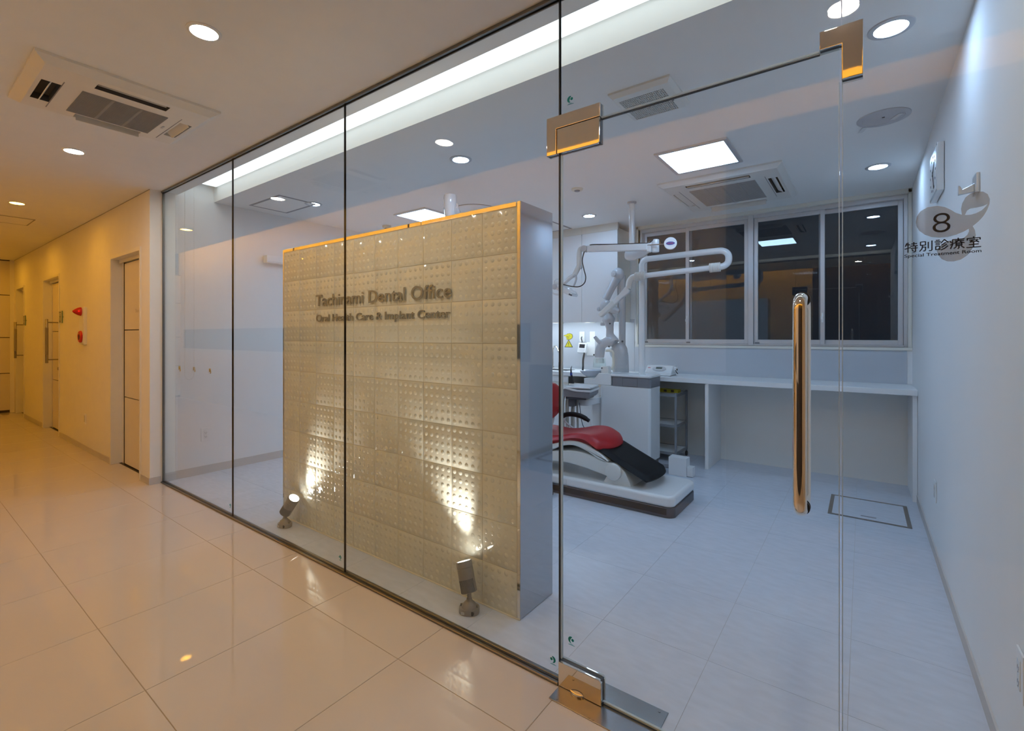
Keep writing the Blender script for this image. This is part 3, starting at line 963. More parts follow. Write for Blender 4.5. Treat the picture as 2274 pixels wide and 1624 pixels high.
# =========================================================== STICKERS AND SIGN ON THE GLASS
def logo_sticker(label, x, z, s, mirror=1):
    y = G0 - .0006
    t = thing('glass_sticker', label, 'sticker', (x, y, z), 'teal glass maker marks')
    outer = []; inner = []
    for k in range(15):
        a = math.radians(75 + k * (200 / 14))
        outer.append((mirror * s * .50 * math.cos(a), s * .50 * math.sin(a)))
        ri = .50 - .36 * math.sin(PI * min(1, (k + 2) / 16))
        inner.append((mirror * s * (ri * math.cos(a) + .06), s * ri * math.sin(a)))
    MB().prism([(x + p[0], z + p[1]) for p in outer + inner[::-1]], 'y', y, y + .0004).build('crescent', m_teal, t)
    MB().cyl((x + mirror * s * .26, y, z + .02 * s), (x + mirror * s * .26, y + .0004, z + .02 * s), s * .22, seg=20).build('dot', m_teal, t)
    MB().box(x - s * .45, x + s * .6, y, y + .0004, z - s * .78, z - s * .72).box(x - s * .25, x + s * .35, y, y + .0004, z - s * .66, z - s * .62).build('fine_print', m_teal, t)
logo_sticker('teal maker mark on the transom glass above the door fitting', -.851, 2.134, .024)
logo_sticker('teal maker mark low on the glass door', -.847, .178, .024)
logo_sticker('teal maker mark at the bottom right corner of the third pane', -.924, .076, .024, -1)
logo_sticker('teal maker mark at the bottom of the second pane near the joint', -2.268, .081, .022, -1)
logo_sticker('teal maker mark at the bottom of the leftmost pane near the joint', -3.588, .080, .022, -1)

sg = thing('door_sign', 'printed glass sign with number 8 and Special Treatment Room lettering', 'sign', (.150, G0 - .001, 1.47))
EA = [(0.1032, 1.5527), (0.1048, 1.5659), (0.1119, 1.5782), (0.124, 1.5856), (0.1418, 1.5867), (0.1555, 1.5812), (0.1651, 1.5738), (0.1747, 1.5645), (0.1846, 1.5588), (0.1897, 1.5573), (0.199, 1.5567), (0.2082, 1.5587), (0.2173, 1.5636), (0.2236, 1.5708), (0.2274, 1.5771), (0.2299, 1.5748), (0.2263, 1.5628), (0.2209, 1.5511), (0.2137, 1.5408), (0.2029, 1.5299), (0.1962, 1.5248), (0.1879, 1.5195), (0.1756, 1.514), (0.1613, 1.5106), (0.1458, 1.5106), (0.132, 1.5136), (0.12, 1.5204), (0.1099, 1.5311), (0.1048, 1.5418)]
EB = [(0.1846, 1.5588), (0.1832, 1.5722), (0.1851, 1.5848), (0.1907, 1.5979), (0.199, 1.6054), (0.21, 1.6079), (0.22, 1.6061), (0.2272, 1.5991), (0.2308, 1.5872), (0.2304, 1.5773), (0.2299, 1.5748), (0.2274, 1.5771), (0.22, 1.5733), (0.2082, 1.5714), (0.199, 1.571), (0.1935, 1.5674), (0.1897, 1.5573)]
EC = [(0.2029, 1.5299), (0.2064, 1.5203), (0.2079, 1.5086), (0.2055, 1.4924), (0.2018, 1.4776), (0.1944, 1.4643), (0.1832, 1.4552), (0.1709, 1.4518), (0.1594, 1.4529), (0.1497, 1.4597), (0.1438, 1.4695), (0.1413, 1.4789), (0.1428, 1.4847), (0.1497, 1.4937), (0.1613, 1.5009), (0.1766, 1.5016), (0.1879, 1.5048), (0.1935, 1.5105), (0.1967, 1.519), (0.1962, 1.5248)]
mb = MB()
for E_ in (EA, EB, EC):
    A_ = [mb.bm.verts.new((p[0], G0 - .0004, p[1])) for p in E_]
    f = mb.bm.faces.new(A_)
r_ = bmesh.ops.triangulate(mb.bm, faces=list(mb.bm.faces))
r_ = bmesh.ops.extrude_face_region(mb.bm, geom=list(mb.bm.faces))
for v in [g for g in r_['geom'] if isinstance(g, bmesh.types.BMVert)]: v.co.y -= .0004
mb.build('emblem', m_sign, sg)
letters('8', .1335, .1650, 1.5222, .0494, G0 - .0015, .0003, m_ink, sg, -0.014, 'numeral')
letters('Special Treatment Room', .0818, .2170, 1.4688, .0078, G0 - .0015, .0003, m_ink, sg, 0.010, 'print')
KANJI = [
 [[(18, 92), (8, 62)], [(10, 76), (42, 76)], [(27, 96), (27, 2)], [(4, 36), (46, 48)], [(70, 97), (70, 61)], [(52, 82), (92, 82)], [(46, 61), (97, 61)], [(48, 40), (97, 40)], [(82, 58), (82, 10), (78, 4), (66, 4)], [(56, 28), (66, 16)]],
 [[(10, 92), (46, 92), (46, 60), (10, 60), (10, 92)], [(25, 60), (21, 28), (4, 4)], [(22, 42), (47, 42), (45, 12), (40, 5), (30, 6)], [(66, 86), (66, 28)], [(92, 96), (92, 10), (87, 4), (72, 4)]],
 [[(12, 95), (36, 95)], [(4, 81), (44, 81)], [(10, 67), (38, 67)], [(10, 53), (38, 53)], [(10, 38), (38, 38), (38, 8), (10, 8), (10, 38)], [(70, 97), (46, 66)], [(70, 97), (97, 68)], [(78, 68), (52, 48)], [(86, 52), (52, 26)], [(95, 36), (72, 14), (48, 2)]],
 [[(56, 100), (56, 90)], [(18, 88), (97, 88)], [(18, 88), (18, 44), (4, 6)], [(2, 74), (10, 60)], [(2, 40), (17, 50)], [(60, 86), (50, 68), (26, 52)], [(34, 74), (94, 74)], [(64, 74), (78, 60), (97, 52)], [(42, 54), (80, 54), (80, 30), (42, 30), (42, 54)], [(42, 42), (80, 42)], [(61, 30), (61, 8), (54, 3)], [(44, 22), (28, 6)], [(78, 22), (96, 6)]],
 [[(50, 100), (50, 88)], [(8, 70), (8, 86), (92, 86), (92, 70)], [(22, 70), (80, 70)], [(46, 70), (26, 53), (78, 56)], [(66, 64), (84, 46)], [(20, 30), (82, 30)], [(50, 50), (50, 4)], [(4, 4), (97, 4)]]]
for k, strokes in enumerate(KANJI):
    kx = .0818 + k * .02745; kz = 1.4805
    mb = MB()
    for s_ in strokes:
        P_ = [Vector((kx + p[0] * .000252, G0 - .0012, kz + p[1] * .000252)) for p in s_]
        for a_, b_ in zip(P_[:-1], P_[1:]):
            dv = (b_ - a_); n_ = Vector((-dv.z, 0, dv.x)).normalized() * .00115
            e_ = dv.normalized() * .0005
            q = [a_ - e_ + n_, b_ + e_ + n_, b_ + e_ - n_, a_ - e_ - n_]
            mb.prism([(p.x, p.z) for p in q], 'y', G0 - .0015, G0 - .0012)
    mb.build('character', m_ink, sg)

# floor spring plate under the door
fp = thing('floor_hinge_plate', 'brushed steel floor hinge plate under the glass door', 'hinge plate', (-.71, YG, 0))
MB().box(-.889, -.527, 1.417, 1.602, .0002, .003, .001, 1).build('plate', m_steel, fp)
for x_, y_ in ((-.862, 1.43), (-.554, 1.43), (-.862, 1.588), (-.554, 1.588), (-.735, 1.424), (-.72, 1.424)):
    MB().cyl((x_, y_, .003), (x_, y_, .0042), .0042, seg=12).build('screw', m_steel, fp)
MB().lathe([(0, .034), (.006, .034), (.007, .032), (.007, .024)], (-.815, YG, .003), (0, 0, 1), 32).build('pivot_ring', m_chrome, fp)

# =========================================================== WALL FITTINGS
for lab, y_, z_ in (('gold coat hook nearest the glass on the left wall', 1.63, .985), ('middle gold coat hook of the three on the left wall', 1.745, .972), ('gold coat hook farthest from the glass on the left wall', 1.875, .950)):
    t = thing('coat_hook', lab, 'hook', (XL, y_, z_ - .02), 'gold hooks on the left wall')
    MB().box(XL, XL + .003, y_ - .007, y_ + .007, z_ - .012, z_ + .020, .001, 1).build('plate', m_gold, t)
    MB().tube([(XL + .003, y_, z_ + .004), (XL + .018, y_, z_ - .002), (XL + .024, y_, z_ - .016), (XL + .016, y_, z_ - .024), (XL + .012, y_, z_ - .018)], .003, 8, 4).build('hook', m_gold, t)

def outlet(label, wall, pos, wd, hg, two=True, name='power_outlet', cat='outlet'):
    # wall: 'l' faces +x, 'r' faces -x, 'b' faces -y
    if wall == 'l': T_ = Matrix.Translation(pos) @ Matrix.Rotation(PI / 2, 4, 'Z')
    elif wall == 'r': T_ = Matrix.Translation(pos) @ Matrix.Rotation(-PI / 2, 4, 'Z')
    else: T_ = Matrix.Translation(pos)
    # local: plate in xz plane, front towards -y
    p_ = Vector(pos)
    t = thing(name, label, cat, p_)
    MB().box(-wd / 2, wd / 2, -.006, 0, -hg / 2, hg / 2, .002, 2).rot(T_).build('plate', m_white, t)
    MB().box(-wd * .2, wd * .2, -.008, -.0055, -hg * .32, hg * .32, .0012, 1).rot(T_).build('insert', m_wgloss, t)
    if two:
        mb = MB()
        for zc in (-hg * .17, hg * .13):
            for xo in (-.006, .006):
                mb.box(xo - .001, xo + .001, -.0084, -.0078, zc - .004, zc + .006)
            mb.cyl((0, -.0078, zc - .010), (0, -.0084, zc - .010), .0022, seg=10)
        mb.rot(T_).build('socket_slots', m_black, t)
    return t
outlet('white double socket low on the left wall behind the glass', 'l', (XL + .0005, 1.838, .362), .075, .122)
outlet('white socket plate low on the right wall near the counter', 'r', (XR - .0005, 3.63, .385), .07, .12)
outlet('white socket plate at the lower right edge of the picture', 'r', (XR - .0005, 1.80, .385), .07, .125)
outlet('small cream switch plate low on the amber corridor wall', 'b', (-6.955, YW - .0005, .352), .07, .115, False, 'wall_plate', 'wall plate')

# roller blind chain
t = thing('blind_chain', 'white beaded blind chain hanging in a loop by the left wall', 'chain', (XL + .05, 1.69, .86))
mb = MB()
pts = []
ya, yb, zt, zl = 1.655, 1.728, 2.70, .93
n = 90
for k in range(n): pts.append((XL + .05, ya, zt - (zt - zl) * k / n))
for k in range(9):
    a = PI + PI * k / 8
    pts.append((XL + .05, (ya + yb) / 2 + (yb - ya) / 2 * math.cos(a), zl + .045 * math.sin(a)))
for k in range(n): pts.append((XL + .05, yb, zl + (zt - zl) * k / n))
bead = MB()
for p in pts:
    bmesh.ops.create_icosphere(bead.bm, subdivisions=1, radius=.0042, matrix=Matrix.Translation(p))
bead.build('beads', m_plast, t)['kind'] = 'stuff'
MB().sweep(pts, .0012, 5).build('cord', m_plast, t)

t = thing('wall_rail', 'white boxed rail high on the left wall, cut by the partition', 'rail', (XL + .04, 2.9, 2.02))
MB().box(XL, XL + .075, 2.37, 3.35, 2.018, 2.092, .004).build('housing', m_white, t)
MB().box(XL + .0755, XL + .077, 2.375, 3.345, 2.026, 2.030).build('groove', m_lgrey, t)
MB().box(XL - .001, XL + .076, 2.366, 2.371, 2.017, 2.093, .002, 1).build('end_cap', m_plast, t)

# clock
t = thing('wall_clock', 'white rectangular wall clock seen edge on, high on the right wall', 'clock', (XR, 3.43, 2.03))
MB().box(XR - .030, XR - .002, 3.272, 3.592, 2.03, 2.279, .003).build('case', m_wgloss, t)
MB().box(XR - .0315, XR - .0295, 3.285, 3.58, 2.042, 2.267).build('dial', m_white, t)
for a_, L_, nm in ((1.0, .085, 'hour_hand'), (2.6, .105, 'minute_hand')):
    mh = MB().box(-.0008, .0008, -.004, .004, -.015, L_).rot(Matrix.Translation((XR - .0335, 3.432, 2.155)) @ Matrix.Rotation(a_, 4, 'X'))
    mh.build(nm, m_ink, t)
mb = MB()
for k in range(12):
    a_ = k * PI / 6
    mb.box(XR - .0325, XR - .0315, 3.432 + .095 * math.sin(a_) * 1.2 - .004, 3.432 + .095 * math.sin(a_) * 1.2 + .004, 2.155 + .092 * math.cos(a_) - .006, 2.155 + .092 * math.cos(a_) + .006)
mb.build('hour_marks', m_ink, t)

# coat hanger bracket
t = thing('wall_bracket', 'small chrome wall bracket with upturned tip under the clock', 'bracket', (XR, 2.42, 1.79))
MB().box(XR - .010, XR, 2.36, 2.44, 1.795, 1.866, .002).build('plate', m_alu, t)
MB().prism([(XR - .010, 1.835), (XR - .042, 1.818), (XR - .048, 1.832), (XR - .053, 1.835), (XR - .053, 1.800), (XR - .010, 1.805)], 'y', 2.395, 2.412, .001, 1).build('arm', m_alu, t)

# fire alarm
t = thing('fire_alarm', 'fire alarm panel with red lamp above red push button', 'fire alarm', (-6.99, YW, 1.175))
MB().box(-7.085, -6.885, YW - .028, YW, 1.178, 1.594, .003).build('box', m_plast, t)
MB().box(-7.072, -6.898, YW - .0295, YW - .0275, 1.19, 1.582).build('face', m_white, t)
MB().lathe([(0, .048), (.012, .047), (.03, .040), (.052, .026), (.068, .012), (.073, .002)], (-6.99, YW - .029, 1.545), (0, -1, 0), 28).build('lamp', m_fire, t)
MB().ell((-6.966, YW - .052, 1.547), .021, .014, .018, None, 20, 12).build('lamp_glow', e_red, t)
b = MB().lathe([(0, .066), (.012, .066), (.020, .058), (.022, .040), (.016, .036)], (-6.985, YW - .029, 1.265), (0, -1, 0), 36).build('button_ring', m_fire, t)
MB().lathe([(0, .030), (.003, .030), (.005, .024)], (-6.985, YW - .045, 1.255), (0, -1, 0), 24).build('button', m_black, b)
MB().cyl((-6.985, YW - .049, 1.296), (-6.985, YW - .053, 1.296), .009, seg=14).build('indicator', m_gold, b)

for lab, x_ in (('clear acrylic room plate beside the second corridor door', -8.04), ('clear acrylic room plate beside the farthest corridor door', -10.40)):
    t = thing('room_plate', lab, 'sign', (x_, YW - .012, 1.43), 'acrylic room plates')
    MB().box(x_ - .09, x_ + .09, YW - .016, YW - .010, 1.432, 1.585).build('plate', m_acryl, t)
    MB().box(x_ + .086, x_ + .0905, YW - .0165, YW - .0095, 1.432, 1.585).build('edge', M('acrylic_edge', (.07, .20, .17), .1), t)
    mb = MB()
    for r_, ws in ((1.565, .06), (1.535, .03), (1.515, .045), (1.495, .03), (1.47, .05), (1.45, .06)):
        mb.box(x_ - ws, x_ + ws * .4, YW - .0168, YW - .016, r_ - .004, r_ + .004)
    mb.build('print', m_joint, t)
    mb = MB()
    for sx in (-.075, .075):
        mb.cyl((x_ + sx, YW, 1.508), (x_ + sx, YW - .010, 1.508), .005, seg=10)
    mb.build('standoff', m_steel, t)
sd = thing('door_lettering', 'small dark Staff Only print on the nearest cream door', 'lettering', (-5.40, 1.4815, 1.49))
letters('Staff Only', -5.535, -5.23, 1.497, .036, 1.4815, .0006, m_letter, sd, 0.0, 'print')

# =========================================================== BUILT IN FURNITURE
ct = thing('counter', 'long white counter under the window with panel supports', 'counter', (-1.8, 5.0, 0))
CT0, CT1, CF = .818, .862, 4.722
MB().box(-4.2, XR - .001, CF, YB - .007, CT0, CT1, .002, 1).build('worktop', m_white, ct)
MB().box(-1.213, -1.182, CF + .02, YB - .001, 0, CT0).build('support_panel', m_white, ct)
MB().box(XR - .030, XR - .002, CF + .03, YB - .001, 0, CT0).build('support_panel', m_white, ct)
MB().box(-2.16, -2.13, CF + .02, YB - .001, 0, CT0).build('support_panel', m_white, ct)
MB().box(-2.13, -1.213, YB - .012, YB - .001, 0, CT0).build('back_panel', m_plast, ct)
MB().box(-1.182, XR - .03, YB - .012, YB - .001, 0, CT0).build('back_panel', m_plast, ct)

def base_unit(label, x0, x1, open_=False):
    t = thing('base_cabinet', label, 'cabinet', ((x0 + x1) / 2, 5.0, 0), 'base cabinets under the counter')
    mb = MB()
    mb.box(x0, x0 + .018, CF + .035, YB - .02, .06, CT0 - .002); mb.box(x1 - .018, x1, CF + .035, YB - .02, .06, CT0 - .002)
    mb.box(x0 + .018, x1 - .018, CF + .035, YB - .02, .06, .08); mb.box(x0 + .018, x1 - .018, YB - .035, YB - .02, .08, CT0 - .002)
    mb.box(x0 + .018, x1 - .018, CF + .05, YB - .02, .70, .715)
    mb.box(x0, x1, CF + .07, YB - .02, 0, .06)
    mb.build('carcass', m_plast, t)
    if not open_:
        d = MB().box(x0 + .002, x1 - .002, CF + .016, CF + .034, .742, CT0 - .004, .001, 1).build('drawer', m_white, t)
    dd = MB().box(x0 + .002, x1 - .002, CF + .016, CF + .034, .065, .712, .001, 1).build('door', m_white, t)
    MB().box(x0 + .002, x1 - .002, CF + .022, CF + .034, .714, .740).build('grip_rail', m_frame, t)
base_unit('white base cabinet with drawer at the edge of the partition', -3.16, -2.71)
base_unit('white base cabinet with open niche beside the unit', -2.708, -2.162, True)
base_unit('white base cabinet hidden behind the partition', -3.62, -3.162)

for lab, x0, x1 in (('white wall cabinet at the window side of the row', -2.615, -2.172), ('second white wall cabinet from the window', -3.06, -2.617), ('third white wall cabinet, behind the partition', -3.505, -3.062), ('last white wall cabinet, behind the partition', -3.95, -3.507)):
    t = thing('wall_cabinet', lab, 'cabinet', ((x0 + x1) / 2, 5.07, 1.43), 'wall cabinets over the splash panel')
    MB().box(x0, x1, 4.91, YB - .007, 1.47, 2.47).box(x1 - .016, x1, 4.91, YB - .007, 1.431, 1.469).build('carcass', m_frame, t)
    MB().box(x0 + .001, x1 - .0015, 4.89, 4.909, 1.430, 2.448, .001, 1).build('door', m_white, t)
    MB().box(x0, x1, 4.893, 4.93, 2.45, HC).build('cornice', m_frame, t)

# splash wall details
t = thing('warning_sticker', 'yellow pointing hand sticker on the splash panel', 'sticker', (-2.985, YB - .007, 1.222))
HP = [(-3.058, 1.280), (-3.020, 1.288), (-3.012, 1.298), (-2.975, 1.303), (-2.945, 1.292), (-2.935, 1.268), (-2.945, 1.245), (-2.972, 1.230), (-3.0, 1.226), (-3.016, 1.230), (-3.020, 1.250), (-3.030, 1.256), (-3.026, 1.268), (-3.052, 1.270)]
def grow(P, k):
    cx = sum(p[0] for p in P) / len(P); cz = sum(p[1] for p in P) / len(P)
    return [(cx + (p[0] - cx) * k, cz + (p[1] - cz) * k) for p in P]
MB().prism(grow(HP, 1.10), 'y', YB - .0070, YB - .0062).build('outline', m_ink, t)
MB().prism(HP, 'y', YB - .0078, YB - .0070).build('hand', m_yellow, t)
mb = MB()
for a_, b_ in (((-3.02, 1.268), (-2.985, 1.262)), ((-3.016, 1.256), (-2.985, 1.252)), ((-3.01, 1.243), (-2.985, 1.242)), ((-2.985, 1.285), (-2.972, 1.265))):
    mb.cyl((a_[0], YB - .0080, a_[1]), (b_[0], YB - .0080, b_[1]), .0018, seg=6)
mb.build('finger_lines', m_ink, t)
t = thing('warning_sticker', 'yellow triangular warning sticker with exclamation mark', 'sticker', (-2.99, YB - .007, 1.131))
TP = [(-3.047, 1.132), (-2.934, 1.132), (-2.9905, 1.220)]
MB().prism(grow(TP, 1.10), 'y', YB - .0070, YB - .0062).build('outline', m_ink, t)
MB().prism(grow(TP, .88), 'y', YB - .0078, YB - .0070).build('field', m_yellow, t)
MB().prism([(-2.995, 1.190), (-2.986, 1.190), (-2.988, 1.158), (-2.993, 1.158)], 'y', YB - .0084, YB - .0078).cyl((-2.9905, YB - .0078, 1.150), (-2.9905, YB - .0084, 1.150), .0042, seg=12).build('exclamation_mark', m_ink, t)
outlet('white cable plate on the splash panel above the control box', 'b', (-2.800, YB - .0065, 1.262), .072, .128, False, 'wall_plate', 'wall plate')
outlet('white switch plate on the splash panel right of the cable plate', 'b', (-2.656, YB - .0065, 1.262), .072, .128, False, 'wall_plate', 'wall plate')

t = thing('control_box', 'tilted white control box with dark screen on the splash panel', 'control box', (-2.74, 5.2, 1.04))
MB().box(-2.735, -2.622, YB - .012, YB - .006, 1.032, 1.198, .002, 1).build('back_plate', m_wgloss, t)
T_ = Matrix.Translation((-2.755, 5.165, 1.125)) @ Matrix.Rotation(math.radians(-18), 4, 'X') @ Matrix.Rotation(math.radians(10), 4, 'Z')
h_ = MB().box(-.052, .052, -.02, .03, -.062, .062, .006).rot(T_).build('housing', m_wgloss, t)
MB().box(-.034, .034, -.0225, -.0195, -.004, .042).rot(T_).build('screen', m_screen, h_)
mb = MB()
for r_ in range(3):
    for c_ in range(5):
        mb.box(-.036 + c_ * .016, -.027 + c_ * .016, -.0222, -.0195, -.022 - r_ * .013, -.016 - r_ * .013)
mb.rot(T_).build('keys', m_lgrey, h_)
MB().box(-.058, .048, .03, .06, -.04, .04, .004).rot(T_).build('bracket', m_white, t)
MB().tube([(-2.80, YB - .012, 1.262), (-2.788, YB - .05, 1.245), (-2.775, YB - .055, 1.205), (-2.77, 5.18, 1.18)], .006, 8).build('cable', m_black, t)
MB().tube([(-2.73, 5.17, 1.075), (-2.715, 5.14, 1.06), (-2.715, 5.11, .98), (-2.700, 5.08, .90), (-2.70, 5.07, .863)], .012, 10).build('hose', m_black, t)

t = thing('faucet', 'curved chrome faucet at the sink beside the partition edge', 'faucet', (-3.15, 5.12, CT1))
MB().tube([(-3.15, 5.12, CT1), (-3.15, 5.12, 1.06), (-3.13, 5.11, 1.13), (-3.07, 5.07, 1.142), (-3.02, 5.03, 1.10), (-3.012, 5.02, 1.075)], .011, 12).build('spout', m_chrome, t)
MB().cyl((-3.15, 5.12, CT1), (-3.15, 5.12, CT1 + .03), .022, seg=20, bev=.004).build('base', m_chrome, t)
t = thing('soap_bottle', 'small dark bottle with pump by the sink', 'bottle', (-3.00, 5.06, CT1))
MB().lathe([(0, .024), (.004, .026), (.085, .026), (.10, .012), (.11, .010)], (-3.0, 5.06, CT1), (0, 0, 1), 24).build('body', m_dgrey, t)
MB().cyl((-3.0, 5.06, CT1 + .108), (-3.0, 5.06, CT1 + .135), .007, seg=12).box(-3.025, -2.993, 5.054, 5.066, CT1 + .132, CT1 + .142, .002).build('pump', m_white, t)
t = thing('sink', 'dark rimmed sink in the left end of the counter', 'sink', (-3.0, 4.96, CT1))
rect_ring(MB(), -3.30, -2.80, 4.86, 5.06, CT1, CT1 + .003, .02).build('rim', m_dgrey, t)
MB().box(-3.28, -2.82, 4.88, 5.04, CT1 + .0003, CT1 + .0012).build('basin', m_black, t)
MB().cyl((-3.1, 4.96, CT1 + .001), (-3.1, 4.96, CT1 + .002), .03, seg=20).build('drain', m_chrome, t)

# counter top machine
t = thing('desk_unit', 'white console with oval display on the counter', 'console', (-1.70, 4.93, CT1))
MB().prism([(4.83, CT1 + .004), (4.83, CT1 + .035), (4.90, CT1 + .098), (4.93, CT1 + .104), (5.01, CT1 + .104), (5.01, CT1 + .004)], 'x', -1.845, -1.565, .014, 3).build('housing', m_wgloss, t)
T_ = Matrix.Translation((-1.70, 4.866, CT1 + .070)) @ Matrix.Rotation(math.radians(-48), 4, 'X')
e_ = MB().lathe([(0, 1), (.003, 1), (.004, .96)], (0, 0, 0), (0, -1, 0), 40)
for v in e_.bm.verts: v.co = Vector((v.co.x * .072, v.co.y * 1.0, v.co.z * .034))
e_ = e_.rot(T_).build('oval_panel', m_lgrey, t)
MB().box(-.035, .03, -.006, -.0035, -.006, .020, .001, 1).rot(T_).build('display', m_lcd, e_)
mb = MB()
for k in range(6): mb.cyl((-.032 + k * .0125, -.0035, -.016), (-.032 + k * .0125, -.006, -.016), .0038, seg=10)
mb.rot(T_).build('keys', m_white, e_)
MB().box(-.122, -.095, -.0016, .001, .008, .014).rot(T_).build('red_mark', m_redp, t)
MB().cyl((-1.565, 4.93, CT1 + .065), (-1.54, 4.93, CT1 + .065), .030, seg=24, bev=.004).build('pump_head', m_white, t)
MB().cyl((-1.54, 4.93, CT1 + .065), (-1.532, 4.93, CT1 + .065), .010, seg=12).tube([(-1.545, 4.90, CT1 + .06), (-1.525, 4.90, CT1 + .03), (-1.535, 4.95, CT1 + .02)], .004, 8).build('tubing', m_black, t)
for sx in (-1.82, -1.59):
    MB().cyl((sx, 4.86, CT1), (sx, 4.86, CT1 + .006), .012, seg=12).build('foot', m_black, t)

# trolley under the counter
t = thing('trolley', 'grey framed three shelf trolley under the counter', 'trolley', (-1.71, 4.97, 0))
A0, A1, B0, B1 = -1.93, -1.497, 4.785, 5.165
for x_ in (A0, A1 - .02):
    for y_ in (B0, B1 - .02):
        MB().box(x_, x_ + .02, y_, y_ + .02, .06, .70, .002, 1).build('post', m_trol, t)
        ca = MB().cyl((x_ + .01 - .008, y_ + .01, .028), (x_ + .01 + .008, y_ + .01, .028), .028, seg=20, bev=.004).build('castor', m_black, t)
        MB().cyl((x_ + .01, y_ + .01, .04), (x_ + .01, y_ + .01, .062), .008, seg=10).build('stem', m_steel, ca)
for z_ in (.085, .362, .672):
    s_ = MB().box(A0 + .012, A1 - .012, B0 + .012, B1 - .012, z_, z_ + .010).build('shelf', m_white, t)
    rect_ring(MB(), A0 + .004, A1 - .004, B0 + .004, B1 - .004, z_ - .012, z_ + .014, .010).build('shelf_rim', m_trol, s_)
t = thing('yellow_case', 'low yellow case lying on the trolley top', 'case', (-1.62, 4.99, .682))
MB().box(-1.80, -1.53, 4.95, 5.04, .6825, .715, .005).build('body', m_yellow, t)
MB().box(-1.80, -1.53, 4.948, 4.951, .703, .705).build('lid_seam', m_joint, t)
for x_ in (-1.74, -1.665, -1.59): MB().box(x_ - .015, x_ + .015, 4.945, 4.951, .69, .712, .001, 1).build('clasp', m_joint, t)

# white floor box with pipe
t = thing('floor_box', 'small white utility box on the floor behind the chair foot', 'utility box', (-1.36, 4.42, 0))
MB().box(-1.437, -1.277, 4.36, 4.47, 0, .165, .004).build('cover', m_white, t)
MB().box(-1.276, -1.225, 4.375, 4.455, .005, .09, .003).build('side_cover', m_white, t)
MB().tube([(-1.437, 4.41, .06), (-1.50, 4.40, .06), (-1.60, 4.42, .05), (-1.68, 4.45, .05)], .018, 14).build('pipe', m_grey, t)

# =========================================================== DENTAL CHAIR
ch = thing('dental_chair', 'red and black dental chair with long white base', 'dental chair', (-1.95, 3.57, 0))
def rounded(x0, x1, y0, y1, rr, n=8, skew=0):
    P = []
    for cx, cy, a0 in ((x1 - rr, y1 - rr, 0), (x0 + rr, y1 - rr, PI / 2), (x0 + rr, y0 + rr, PI), (x1 - rr, y0 + rr, 1.5 * PI)):
        for k in range(n + 1):
            a = a0 + k / n * PI / 2
            P.append((cx + rr * math.cos(a), cy + rr * math.sin(a)))
    return P
def nose(P, x1, y0, y1, bul):
    out = []
    for x, y in P:
        v = (y - (y0 + y1) / 2) / ((y1 - y0) / 2)
        out.append((x + bul * (1 - v * v) if x > x1 - .2 else x, y))
    return out
YC0, YC1 = 3.30, 3.84
Pb = nose(rounded(-2.80, -1.065, YC0, YC1, .05), -1.065, YC0, YC1, .035)
MB().prism(Pb, 'z', .0, .072, .004, 1).build('plinth', m_dgrey, ch)
MB().prism([(p[0] * 1.0, p[1] - .002 if p[1] < 3.4 else p[1]) for p in rounded(-2.70, -1.10, YC0 - .0005, 3.5, .01, 2)], 'z', .022, .066).build('recess_strip', m_black, ch)
b = MB(); b.prism(Pb, 'z', .070, .150, .024, 4); b.build('base_cover', m_wgloss, ch)
MB().box(-1.905, -1.902, YC0 - .001, YC0 + .3, .075, .128).build('cover_seam', m_lgrey, ch)
# lifting arm and hub
MB().prism(closed2([(-2.75, .15), (-2.45, .22), (-2.15, .305), (-1.98, .338), (-1.85, .352), (-1.72, .342), (-1.60, .312), (-1.50, .302), (-1.452, .25), (-1.50, .188), (-1.60, .205), (-1.80, .238), (-2.0, .246), (-2.3, .20)], 3), 'y', 3.345, 3.78, .012, 3).build('lift_arm', m_plast, ch)
MB().cyl((-1.517, 3.325, .246), (-1.517, 3.80, .246), .063, seg=40, bev=.005).build('pivot_hub', m_plast, ch)
MB().prism([(-1.612, .146), (-1.380, .146), (-1.395, .185), (-1.43, .25), (-1.47, .285), (-1.53, .27), (-1.585, .19)], 'y', 3.355, 3.77, .006, 2).build('pivot_foot', m_plast, ch)
MB().prism(closed2([(-2.5, .34), (-2.25, .352), (-2.06, .385), (-1.95, .423), (-1.87, .436), (-1.78, .428), (-1.69, .398), (-1.60, .352), (-1.56, .315), (-1.64, .322), (-1.74, .368), (-1.86, .398), (-1.98, .375), (-2.12, .315), (-2.5, .25)], 3), 'y', 3.335, 3.79, .012, 3).build('seat_shell', m_plast, ch)
